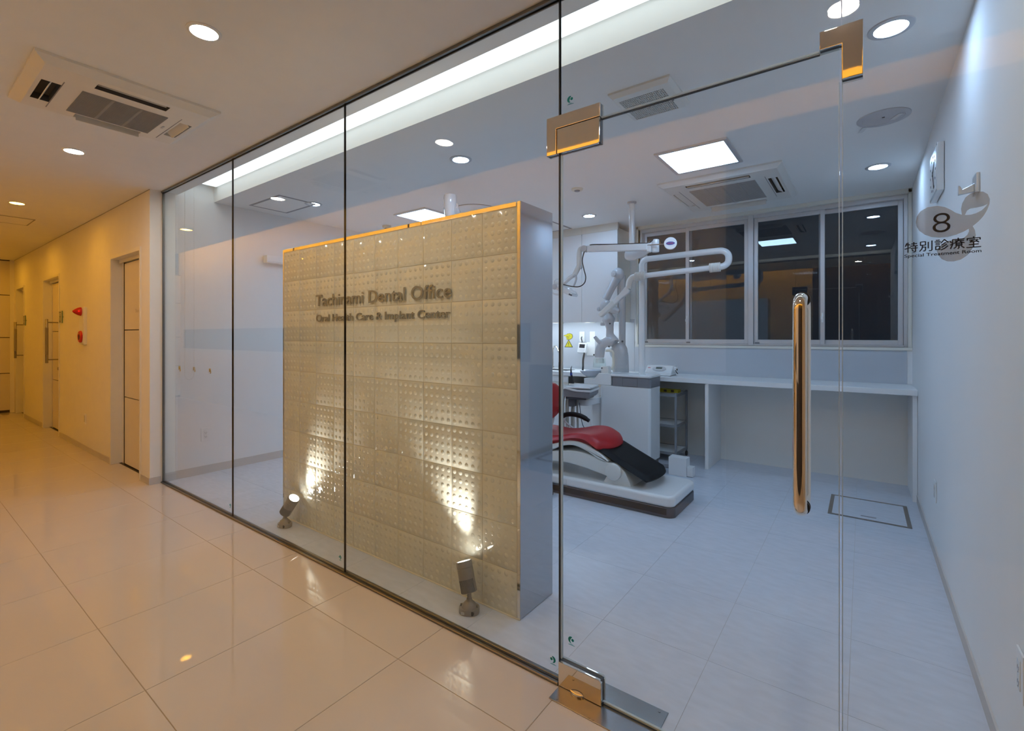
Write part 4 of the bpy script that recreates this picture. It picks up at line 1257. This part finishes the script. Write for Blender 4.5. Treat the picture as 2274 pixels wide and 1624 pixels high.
# leg rest (black), slightly dished slab
def pad(name, mat, prof, y0, y1, thick, bul0=0, bul1=0, edge=.03, nv=14, wave=0):
    # prof: (x, z_top) list; a cushion lofted across y with soft edges and rounded ends
    bm_ = MB()
    P = smooth([(p[0], 0, p[1]) for p in prof], 5)
    top = []; bot = []
    x_a, x_b = P[0].x, P[-1].x
    for j in range(nv + 1):
        v = -1 + 2 * j / nv
        y = (y0 + y1) / 2 + v * (y1 - y0) / 2
        rt = []; rb = []
        for p in P:
            s = (p.x - x_a) / (x_b - x_a)
            dx = bul1 * (1 - abs(v) ** 2.2) * max(0, s - .5) * 2 + -bul0 * (1 - v * v) * max(0, .5 - s) * 2
            e = max(0, (abs(v) - (1 - edge / ((y1 - y0) / 2))) / (edge / ((y1 - y0) / 2)))
            ex = 0
            dist = min(p.x - x_a, x_b - p.x)
            if dist < edge * .8: ex = 1 - dist / (edge * .8)
            drop = thick * .5 * (1 - math.sqrt(max(0, 1 - min(1, max(e, ex)) ** 2)))
            rt.append(bm_.bm.verts.new((p.x + dx, y, p.z - drop - wave * (1 - v * v))))
            rb.append(bm_.bm.verts.new((p.x + dx, y, p.z - thick + drop)))
        top.append(rt); bot.append(rb)
    n = len(P)
    for j in range(nv):
        for i in range(n - 1):
            bm_.bm.faces.new((top[j][i], top[j][i + 1], top[j + 1][i + 1], top[j + 1][i]))
            bm_.bm.faces.new((bot[j][i], bot[j + 1][i], bot[j + 1][i + 1], bot[j][i + 1]))
        bm_.bm.faces.new((top[j][0], top[j + 1][0], bot[j + 1][0], bot[j][0]))
        bm_.bm.faces.new((top[j][-1], bot[j][-1], bot[j + 1][-1], top[j + 1][-1]))
    for i in range(n - 1):
        bm_.bm.faces.new((top[0][i], bot[0][i], bot[0][i + 1], top[0][i + 1]))
        bm_.bm.faces.new((top[-1][i], top[-1][i + 1], bot[-1][i + 1], bot[-1][i]))
    return bm_.build(name, mat, ch, angle=60)
pad('leg_rest', m_blackl, [(-1.70, .430), (-1.62, .400), (-1.50, .345), (-1.38, .288), (-1.275, .236)], 3.345, 3.785, .045, 0, .055, .02)
pad('seat_cushion', m_red, [(-2.42, .458), (-2.25, .452), (-2.12, .446), (-2.00, .464), (-1.90, .492), (-1.82, .503), (-1.75, .494), (-1.68, .458), (-1.655, .442)], 3.325, 3.805, .078, 0, .085, .05, 16, .010)
# backrest, raised and seen edge on
mb = MB().ell((0, 0, 0), .066, .20, .165, None, 32, 20)
mb.rot(Matrix.Translation((-2.236, 3.58, .70)))
mb.build('backrest', m_red, ch)
mb = MB().ell((0, 0, 0), .03, .20, .26, None, 28, 16)
mb.rot(Matrix.Translation((-2.325, 3.58, .69)) @ Matrix.Rotation(math.radians(-16), 4, 'Y'))
mb.build('backrest_shell', m_plast, ch)
ar = MB().sweep(smooth([(-2.24, 3.79, .515), (-2.20, 3.79, .548), (-2.12, 3.79, .562), (-2.03, 3.79, .552), (-1.955, 3.79, .520)], 6), [.018] * 3 + [.022] * 19 + [.017] * 3, 14)
ar.build('armrest', m_blackl, ch)
MB().tube([(-2.22, 3.79, .53), (-2.19, 3.79, .48), (-2.12, 3.79, .44), (-2.04, 3.78, .40)], .010, 12).build('armrest_bar', m_alu, ch)
t = thing('foot_control', 'dark grey foot control on the floor under the chair', 'foot control', (-2.12, 3.12, 0))
MB().prism(rounded(-2.26, -1.985, 3.10, 3.27, .05), 'z', 0, .05, .012, 3).build('housing', m_dgrey, t)
MB().cyl((-2.12, 3.19, .05), (-2.12, 3.19, .066), .045, seg=24, bev=.006).build('pedal', m_black, t)

# =========================================================== DENTAL UNIT
un = thing('dental_unit', 'white dental unit cabinet with grey band, spittoon and bent lamp tube', 'dental unit', (-1.89, 4.555, 0))
UX0, UX1, UY0, UY1 = -2.15, -1.627, 4.41, 4.70
MB().prism(rounded(UX0 + .01, UX1 - .01, UY0 + .012, UY1 - .012, .03), 'z', 0, .062).build('plinth', m_dgrey, un)
MB().prism(rounded(UX0, UX1, UY0, UY1, .028), 'z', .06, .775, .004, 1).build('cabinet_body', m_wgloss, un)
gb_ = MB().prism(rounded(-2.028, UX1 + .002, UY0 - .003, UY1 + .002, .03), 'z', .774, .868, .003, 1).build('grey_band', m_grey, un)
rect_ring(MB(), -1.915, -1.79, UY0 - .0042, UY0 - .003, 0, 0, 0) if 0 else None
mb = MB(); mb.box(-1.905, -1.755, UY0 - .0045, UY0 - .0028, .780, .858, .001, 1); mb.build('flap', m_grey, gb_)
MB().box(-1.907, -1.753, UY0 - .0036, UY0 - .0029, .778, .860).build('flap_gap', m_joint, gb_)
MB().prism(rounded(-2.04, UX1 + .010, UY0 - .012, UY1 + .008, .035), 'z', .868, .892, .009, 3).build('top_tray', m_wgloss, un)
# spittoon side
MB().prism([(-2.335, .775), (-2.029, .775), (-2.029, .895), (-2.165, .898), (-2.215, .838), (-2.335, .834)], 'y', UY0, UY1 - .03, .008, 2).build('spittoon_body', m_wgloss, un)
bo = MB().lathe([(0, .045), (.006, .075), (.03, .105), (.055, .128), (.068, .140), (.070, .137), (.058, .122), (.03, .095), (.012, .06)], (-2.27, 4.50, .845), (-.06, 0, 1), 40)
bo.build('spittoon_bowl', M('frosted_bowl', (.62, .66, .72), .12, coat=.5), un)
MB().prism([(-2.15, .892), (-2.065, .892), (-2.068, .955), (-2.085, .968), (-2.145, .962), (-2.158, .952)], 'y', 4.43, 4.50, .006, 2).build('bowl_neck', m_plast, un)
MB().cyl((-2.138, 4.428, .945), (-2.138, 4.424, .945), .008, seg=12).build('neck_button', m_dgrey, un)
MB().tube([(-2.175, 4.60, 1.118), (-2.12, 4.60, 1.120), (-2.096, 4.60, 1.10), (-2.091, 4.60, 1.05), (-2.091, 4.60, .97), (-2.10, 4.57, .93)], .0135, 14).build('cup_filler', m_ivory, un)
# lamp post and swing arms
MB().cyl((-1.764, 4.55, .890), (-1.764, 4.55, 1.99), .030, seg=32).build('lamp_post', m_wgloss, un)
MB().cyl((-1.764, 4.55, .891), (-1.764, 4.55, .900), .038, seg=32).build('post_collar', m_wgloss, un)
MB().sweep(smooth([(-1.764, 4.55, 1.94), (-1.763, 4.55, 1.975), (-1.748, 4.548, 2.012), (-1.712, 4.543, 2.030), (-1.66, 4.538, 2.032), (-1.35, 4.515, 2.034), (-1.06, 4.50, 2.035), (-1.0, 4.50, 2.030), (-.965, 4.50, 2.008), (-.951, 4.50, 1.972), (-.957, 4.50, 1.925), (-.985, 4.495, 1.898), (-1.02, 4.487, 1.889)], 5), .029, 20).build('upper_tube', m_wgloss, un)
lt = MB().sweep([(-1.015, 4.487, 1.889), (-1.10, 4.477, 1.885), (-1.69, 4.44, 1.857), (-1.775, 4.43, 1.853)], .0255, 20).build('lower_tube', m_wgloss, un)
def bellows(p0, p1, r, n, par):
    prof = []
    L = (Vector(p1) - Vector(p0)).length
    for k in range(n):
        prof += [(L * k / n, r * .86), (L * (k + .35) / n, r), (L * (k + .65) / n, r)]
    prof.append((L, r * .86))
    return MB().lathe(prof, p0, Vector(p1) - Vector(p0), 28).build('bellows', m_plast, par, angle=70)
bellows((-1.016, 4.487, 1.889), (-1.108, 4.476, 1.885), .043, 9, un)
bellows((-1.685, 4.44, 1.857), (-1.785, 4.43, 1.852), .043, 8, un)
MB().sweep(smooth([(-1.775, 4.43, 1.852), (-1.81, 4.427, 1.845), (-1.838, 4.425, 1.815), (-1.848, 4.422, 1.77), (-1.852, 4.42, 1.735)], 5), .030, 20).build('elbow', m_plast, un)
L0, L1 = Vector((-1.845, 4.42, 1.735)), Vector((-2.145, 4.40, 1.478))
ld_ = L1 - L0
T_ = Matrix.Translation(L0) @ ld_.to_track_quat('X', 'Z').to_matrix().to_4x4()
MB().prism([(0, .038), (.03, .033), (.10, .024), (.19, .022), (.19, -.022), (.10, -.024), (.03, -.030), (0, -.030)], 'y', -.028, .028, .008, 3).rot(T_).build('lamp_arm', m_wgloss, un)
MB().prism([(.185, .026), (.20, .028), (.385, .023), (.395, .017), (.395, -.020), (.385, -.024), (.20, -.027), (.185, -.025)], 'y', -.036, .036, .010, 3).rot(T_).build('lamp_head', m_plast, un)

# doctor's tray on its bracket arm
tr = thing('instrument_tray', 'grey bodied instrument tray on a white bracket arm', 'instrument table', (-2.25, 4.2, .38))
T_ = Matrix.Translation((-2.235, 4.15, .74)) @ Matrix.Rotation(.18, 4, 'Z')
MB().prism([(-.205, -.048), (-.20, -.02), (-.16, .015), (-.10, .022), (-.03, .008), (.02, .002), (.14, .002), (.14, -.035), (.115, -.06), (-.17, -.052)], 'y', -.15, .15, .008, 2).rot(T_).build('housing', m_grey, tr)
MB().prism([(-.205, -.032), (-.198, -.008), (-.155, .030), (-.10, .040), (-.03, .026), (.02, .020), (.147, .020), (.147, .000), (.02, .001), (-.03, .006), (-.10, .021), (-.16, .012), (-.20, -.022)], 'y', -.156, .156, .004, 2).rot(T_).build('cover', m_wgloss, tr)
MB().box(-.10, .142, -.15, .15, .030, .046, .006).rot(T_).build('tray_mat', m_wgloss, tr)
MB().box(-.11, .10, -.13, .13, -.078, -.055, .006).rot(T_).build('underside', m_dgrey, tr)
MB().box(-.09, -.03, -.10, -.02, -.155, -.075, .008).rot(T_).build('hose_block', m_dgrey, tr)
MB().prism(rounded(-2.33, -2.16, 4.16, 4.62, .04), 'z', .585, .645, .008, 2).build('bracket_arm', m_wgloss, tr)
MB().prism(rounded(-2.285, -2.16, 4.46, 4.62, .03), 'z', 0, .59, .004, 1).build('bracket_post', m_wgloss, tr)
for k, (x_, y_, bx) in enumerate(((-2.40, 4.10, -2.41), (-2.375, 4.12, -2.385), (-2.345, 4.10, -2.36), (-2.315, 4.13, -2.33), (-2.285, 4.11, -2.30), (-2.265, 4.14, -2.27))):
    MB().tube([(x_ + .02, y_, .70), (x_, y_, .62), (bx, y_ + .02, .42), (bx + .01, y_ + .03, .18), (bx + .05, y_ + .2, .03)], .0105, 10).build('hose', m_hose, tr)
MB().tube([(-2.235, 4.13, .62), (-2.215, 4.12, .50), (-2.19, 4.12, .40), (-2.17, 4.2, .30), (-2.2, 4.35, .05)], .004, 8).build('thin_hose', m_dgrey, tr)
hp = MB().prism([(-.026, -.05), (.026, -.05), (.010, .022), (-.024, .020)], 'y', -.018, .018, .003, 1).rot(Matrix.Translation((-2.415, 4.29, .835))).build('handpiece_holder', m_black, tr)
MB().sweep(smooth([(-2.412, 4.29, .85), (-2.418, 4.29, .90), (-2.418, 4.29, .94), (-2.408, 4.29, .965)], 4), [.012, .012, .011, .010, .009, .008, .007, .006, .005, .004, .003, .002, .002], 12).build('handpiece', m_black, hp)
MB().cyl((-2.417, 4.289, .868), (-2.4175, 4.289, .895), .0125, seg=14).build('blue_band', m_blue, hp)

# =========================================================== CEILING OPERATING LIGHT
ol = thing('operating_light', 'ceiling hung operating light with folded white arms and black cable', 'operating light', (-1.741, 4.24, 2.03))
MB().lathe([(0, .042), (.012, .042), (.016, .034)], (-1.741, 4.24, HC), (0, 0, -1), 32).build('ceiling_flange', m_lgrey, ol)
MB().cyl((-1.741, 4.24, HC - .01), (-1.741, 4.24, 2.07), .0255, seg=28).build('pole', m_wgloss, ol)
MB().sweep(smooth([(-1.775, 4.25, 2.05), (-1.75, 4.24, 2.045), (-1.66, 4.20, 2.045), (-1.55, 4.13, 2.06), (-1.46, 4.07, 2.075)], 4), [.030] + [.060] * 2 + [.064] * 4 + [.055] * 4 + [.045] * 4 + [.038] * 2, 18).build('lower_arm', m_wgloss, ol)
MB().cyl((-1.448, 4.05, 2.00), (-1.448, 4.05, 2.115), .032, seg=28, bev=.010).build('joint', m_wgloss, ol)
MB().prism([(-1.448, 2.095), (-1.52, 2.09), (-1.60, 2.062), (-1.60, 2.05), (-1.448, 2.06)], 'y', 4.025, 4.06, .006, 2).build('joint_cover', m_wgloss, ol)
a0, a1 = Vector((-2.075, 4.00, 2.092)), Vector((-1.50, 4.02, 2.047))
T_ = Matrix.Translation(a0) @ (a1 - a0).to_track_quat('X', 'Z').to_matrix().to_4x4()
Ls = (a1 - a0).length
MB().box(0, Ls, -.028, .028, -.030, .030, .009, 3).rot(T_).build('spring_arm', m_wgloss, ol)
MB().box(Ls - .01, Ls + .028, -.024, .024, -.045, .035, .012, 3).rot(T_).build('arm_hinge', m_wgloss, ol)
MB().cyl((-2.105, 3.97, 2.096), (-2.105, 4.03, 2.096), .031, seg=28, bev=.004).build('knuckle', m_lgrey, ol)
MB().sweep(smooth([(-2.115, 4.00, 2.110), (-2.150, 4.0, 2.100), (-2.166, 4.0, 2.06), (-2.168, 4.0, 2.00), (-2.166, 4.0, 1.945), (-2.182, 4.0, 1.915), (-2.222, 4.0, 1.850)], 5), [.020] * 5 + [.024] * 20 + [.024] * 6, 18).build('drop_tube', m_plast, ol)
MB().cyl((-2.137, 3.985, 1.925), (-2.137, 3.985, 1.945), .0, .016, seg=14) if 0 else None
MB().ell((-2.140, 3.985, 1.922), .014, .014, .016).build('knob', m_lgrey, ol)
MB().sweep(smooth([(-2.222, 4.0, 1.855), (-2.262, 4.0, 1.838), (-2.312, 4.0, 1.80), (-2.355, 4.0, 1.76)], 5), [.018, .019, .02, .02, .02, .02, .02, .02, .019, .019, .018, .018, .017, .017, .016, .015], 14).build('yoke', m_wgloss, ol)
MB().tube([(-2.222, 3.99, 1.852), (-2.185, 3.97, 1.838), (-2.180, 3.96, 1.80), (-2.205, 3.96, 1.745)], .009, 12).build('yoke', m_lgrey, ol)
T_ = Matrix.Translation((-2.315, 4.00, 1.725)) @ Matrix.Rotation(math.radians(24), 4, 'Y')
lh = MB().ell((0, 0, 0), .125, .075, .034, None, 32, 16).box(-.10, .12, -.06, .06, -.032, .0, .012, 3).rot(T_).build('lamp_head', m_wgloss, ol)
MB().ell((-.10, 0, .03), .045, .05, .040, None, 24, 14).rot(T_).build('lamp_back', m_wgloss, lh)
MB().cyl((-.085, -.078, -.01), (-.085, -.062, -.01), .028, seg=24, bev=.004).rot(T_).build('side_knob', m_lgrey, lh)
MB().box(.085, .122, -.063, -.058, -.026, -.012, .001, 1).rot(T_).build('switch', m_dgrey, lh)
MB().tube([(-2.47, 3.99, 1.755), (-2.455, 3.97, 1.712), (-2.42, 3.96, 1.685), (-2.37, 3.965, 1.676), (-2.335, 3.98, 1.690)], .008, 10).build('grip_handle', m_wgloss, ol)
MB().tube([(-2.10, 3.975, 2.065), (-2.118, 3.97, 1.985), (-2.100, 3.97, 1.895), (-2.082, 3.97, 1.825), (-2.098, 3.97, 1.768), (-2.152, 3.96, 1.738), (-2.235, 3.95, 1.748), (-2.335, 3.95, 1.775)], .0052, 10).build('cable', m_black, ol)
MB().tube([(-2.05, 3.99, 2.124), (-2.0, 3.99, 2.124), (-1.82, 3.99, 2.104), (-1.60, 4.0, 2.088), (-1.50, 4.01, 2.082), (-1.45, 4.03, 2.115), (-1.42, 4.06, 2.12), (-1.40, 4.08, 2.08)], .0052, 8).build('cable', m_black, ol)
MB().cyl((-1.52, 4.0, 2.062), (-1.355, 4.0, 2.055), .005, seg=10).build('badge_rod', m_steel, ol)
bd = MB().lathe([(0, .048), (.004, .052), (.018, .052), (.022, .048)], (-1.305, 4.011, 2.054), (.30, -1, 0), 36).build('round_badge', m_wgloss, ol)
e_ = MB().lathe([(0, 1), (.0015, 1)], (0, 0, 0), (0, -1, 0), 32)
for v in e_.bm.verts: v.co = Vector((v.co.x * .035, v.co.y, v.co.z * .0145))
T_ = Matrix.Translation(Vector((-1.305, 4.011, 2.054)) + Vector((.30, -1, 0)).normalized() * .0222) @ Matrix.Rotation(math.radians(16.7), 4, 'Z')
e_.rot(T_).build('blue_label', m_blue, bd)
mb = MB()
for k in range(7): mb.box(-.024 + k * .007, -.0195 + k * .007, -.0022, -.0014, -.004 + (k % 2) * .0005, .0035)
mb.rot(T_).build('label_print', m_redp, bd)

# =========================================================== JOINTED X-RAY ARM ON THE COUNTER
xr = thing('xray_unit', 'grey white jointed x-ray arm standing on the counter', 'x-ray unit', (-2.10, 4.92, CT1))
MB().lathe([(0, .088), (.02, .088), (.10, .087), (.102, .085), (.104, .087), (.19, .084), (.23, .078)], (-2.11, 4.90, CT1), (0, 0, 1), 36).build('foot_column', m_greyw, xr)
MB().ell((-2.125, 4.88, 1.105), .098, .085, .105, None, 32, 20).build('foot_joint', m_greyw, xr)
MB().cyl((-2.098, 4.91, 1.08), (-2.098, 4.91, 1.93), .037, seg=28).build('post', m_greyw, xr)
MB().cyl((-2.085, 4.872, 1.215), (-2.07, 4.872, 1.215), .010, seg=12).build('post_screw', m_dgrey, xr)
sh = MB().ell((-2.135, 4.88, 1.935), .072, .06, .078, None, 32, 20).build('shoulder', m_greyw, xr)
MB().lathe([(0, .030), (.006, .030), (.008, .022), (.006, .016), (.008, .010)], (-2.155, 4.818, 1.945), (-.1, -1, 0), 28).build('shoulder_cap', m_greyw, sh)
MB().sweep(smooth([(-2.140, 4.86, 1.90), (-2.175, 4.85, 1.83), (-2.215, 4.84, 1.75), (-2.255, 4.83, 1.67)], 4), [.052, .050, .048, .046, .044, .043, .042, .042, .041, .041, .041, .041, .040], 20).build('upper_arm', m_greyw, xr)
MB().ell((-2.235, 4.79, 1.590), .062, .055, .075, Matrix.Rotation(.5, 4, 'Y'), 28, 18).build('elbow', m_greyw, xr)
MB().lathe([(0, .048), (.06, .046), (.11, .036), (.13, .018)], (-2.20, 4.79, 1.575), (1, 0, -.38), 28).build('elbow_cone', m_greyw, xr)
MB().ell((-2.305, 4.77, 1.565), .022, .022, .024).build('small_knob', m_greyw, xr)
MB().sweep(smooth([(-2.225, 4.79, 1.53), (-2.205, 4.79, 1.47), (-2.195, 4.79, 1.42), (-2.185, 4.79, 1.35), (-2.185, 4.79, 1.29), (-2.165, 4.79, 1.24), (-2.145, 4.785, 1.20)], 4), [.040, .044, .048, .054, .060, .066, .068, .064, .056, .050, .046, .042, .040, .040, .040, .041, .043, .046, .049, .053, .057, .061, .064, .066, .066], 22).build('forearm', m_greyw, xr)
MB().box(-2.285, -2.225, 4.76, 4.82, 1.385, 1.42, .006).build('bracket', m_lgrey, xr)
MB().sweep(smooth([(-2.13, 4.78, 1.195), (-2.17, 4.775, 1.215), (-2.22, 4.765, 1.205), (-2.265, 4.755, 1.175), (-2.283, 4.75, 1.12), (-2.287, 4.75, 1.04)], 4), [.046, .050, .053, .055, .056, .056, .056, .055, .054, .053, .052, .052, .053, .053, .053, .053, .053, .053, .052, .050, .048], 24).build('wrist', m_greyw, xr)
nz = MB().sweep([(-2.262, 4.72, 1.20), (-2.285, 4.70, 1.225), (-2.312, 4.69, 1.262)], [.024, .022, .019], 16).build('nozzle', m_greyw, xr)
MB().cyl((-2.311, 4.69, 1.261), (-2.314, 4.689, 1.266), .0165, seg=14).build('nozzle_tip', m_blue, nz)
for p_ in ((-2.33, 4.70, 1.07), (-2.17, 4.735, 1.16), (-2.16, 4.735, 1.405)):
    MB().ell(p_, .009, .009, .009, None, 10, 8).build('screw_cap', m_black, xr)
MB().lathe([(0, .058), (.01, .06), (.06, .068), (.10, .072)], (-2.287, 4.75, 1.035), (0, 0, -1), 28).build('clear_cone', m_acryl, xr)
MB().lathe([(0, .045), (.05, .050)], (-2.287, 4.75, 1.03), (0, 0, -1), 24).build('inner_cone', m_white, xr)

xr.location.y -= .07
# =========================================================== CEILING ARM OVER THE PARTITION
ca = thing('ceiling_boom', 'ceiling mounted white boom with round plate showing over the partition', 'ceiling boom', (-3.11, 3.58, 1.9))
MB().lathe([(0, .222), (.006, .224), (.010, .220)], (-3.11, 3.58, HC), (0, 0, -1), 56).build('ceiling_plate', m_white, ca)
MB().lathe([(0, .226), (.004, .226)], (-3.11, 3.58, HC - .0005), (0, 0, -1), 56, ).build('plate_rim', m_grey, ca)
MB().cyl((-3.11, 3.58, HC - .009), (-3.11, 3.58, 2.2), .05, seg=28).build('column', m_wgloss, ca)
MB().sweep(smooth([(-3.11, 3.58, 2.22), (-2.95, 3.32, 2.215), (-2.80, 3.0, 2.235), (-2.735, 2.88, 2.275), (-2.703, 2.815, 2.335)], 5), [.055] * 6 + [.056] * 6 + [.064] * 5 + [.058] * 4, 22).build('arm', m_wgloss, ca)
hd_ = MB().lathe([(0, .040), (.03, .046), (.09, .051), (.165, .052), (.186, .048), (.192, .036)], (-2.70, 2.80, 2.235), (0, 0, 1), 32).build('elbow_head', m_wgloss, ca)
mb = MB()
for z_ in (2.30, 2.38): mb.box(-2.725, -2.72, 2.748, 2.751, z_, z_ + .02)
mb.build('marks', m_lgrey, hd_)
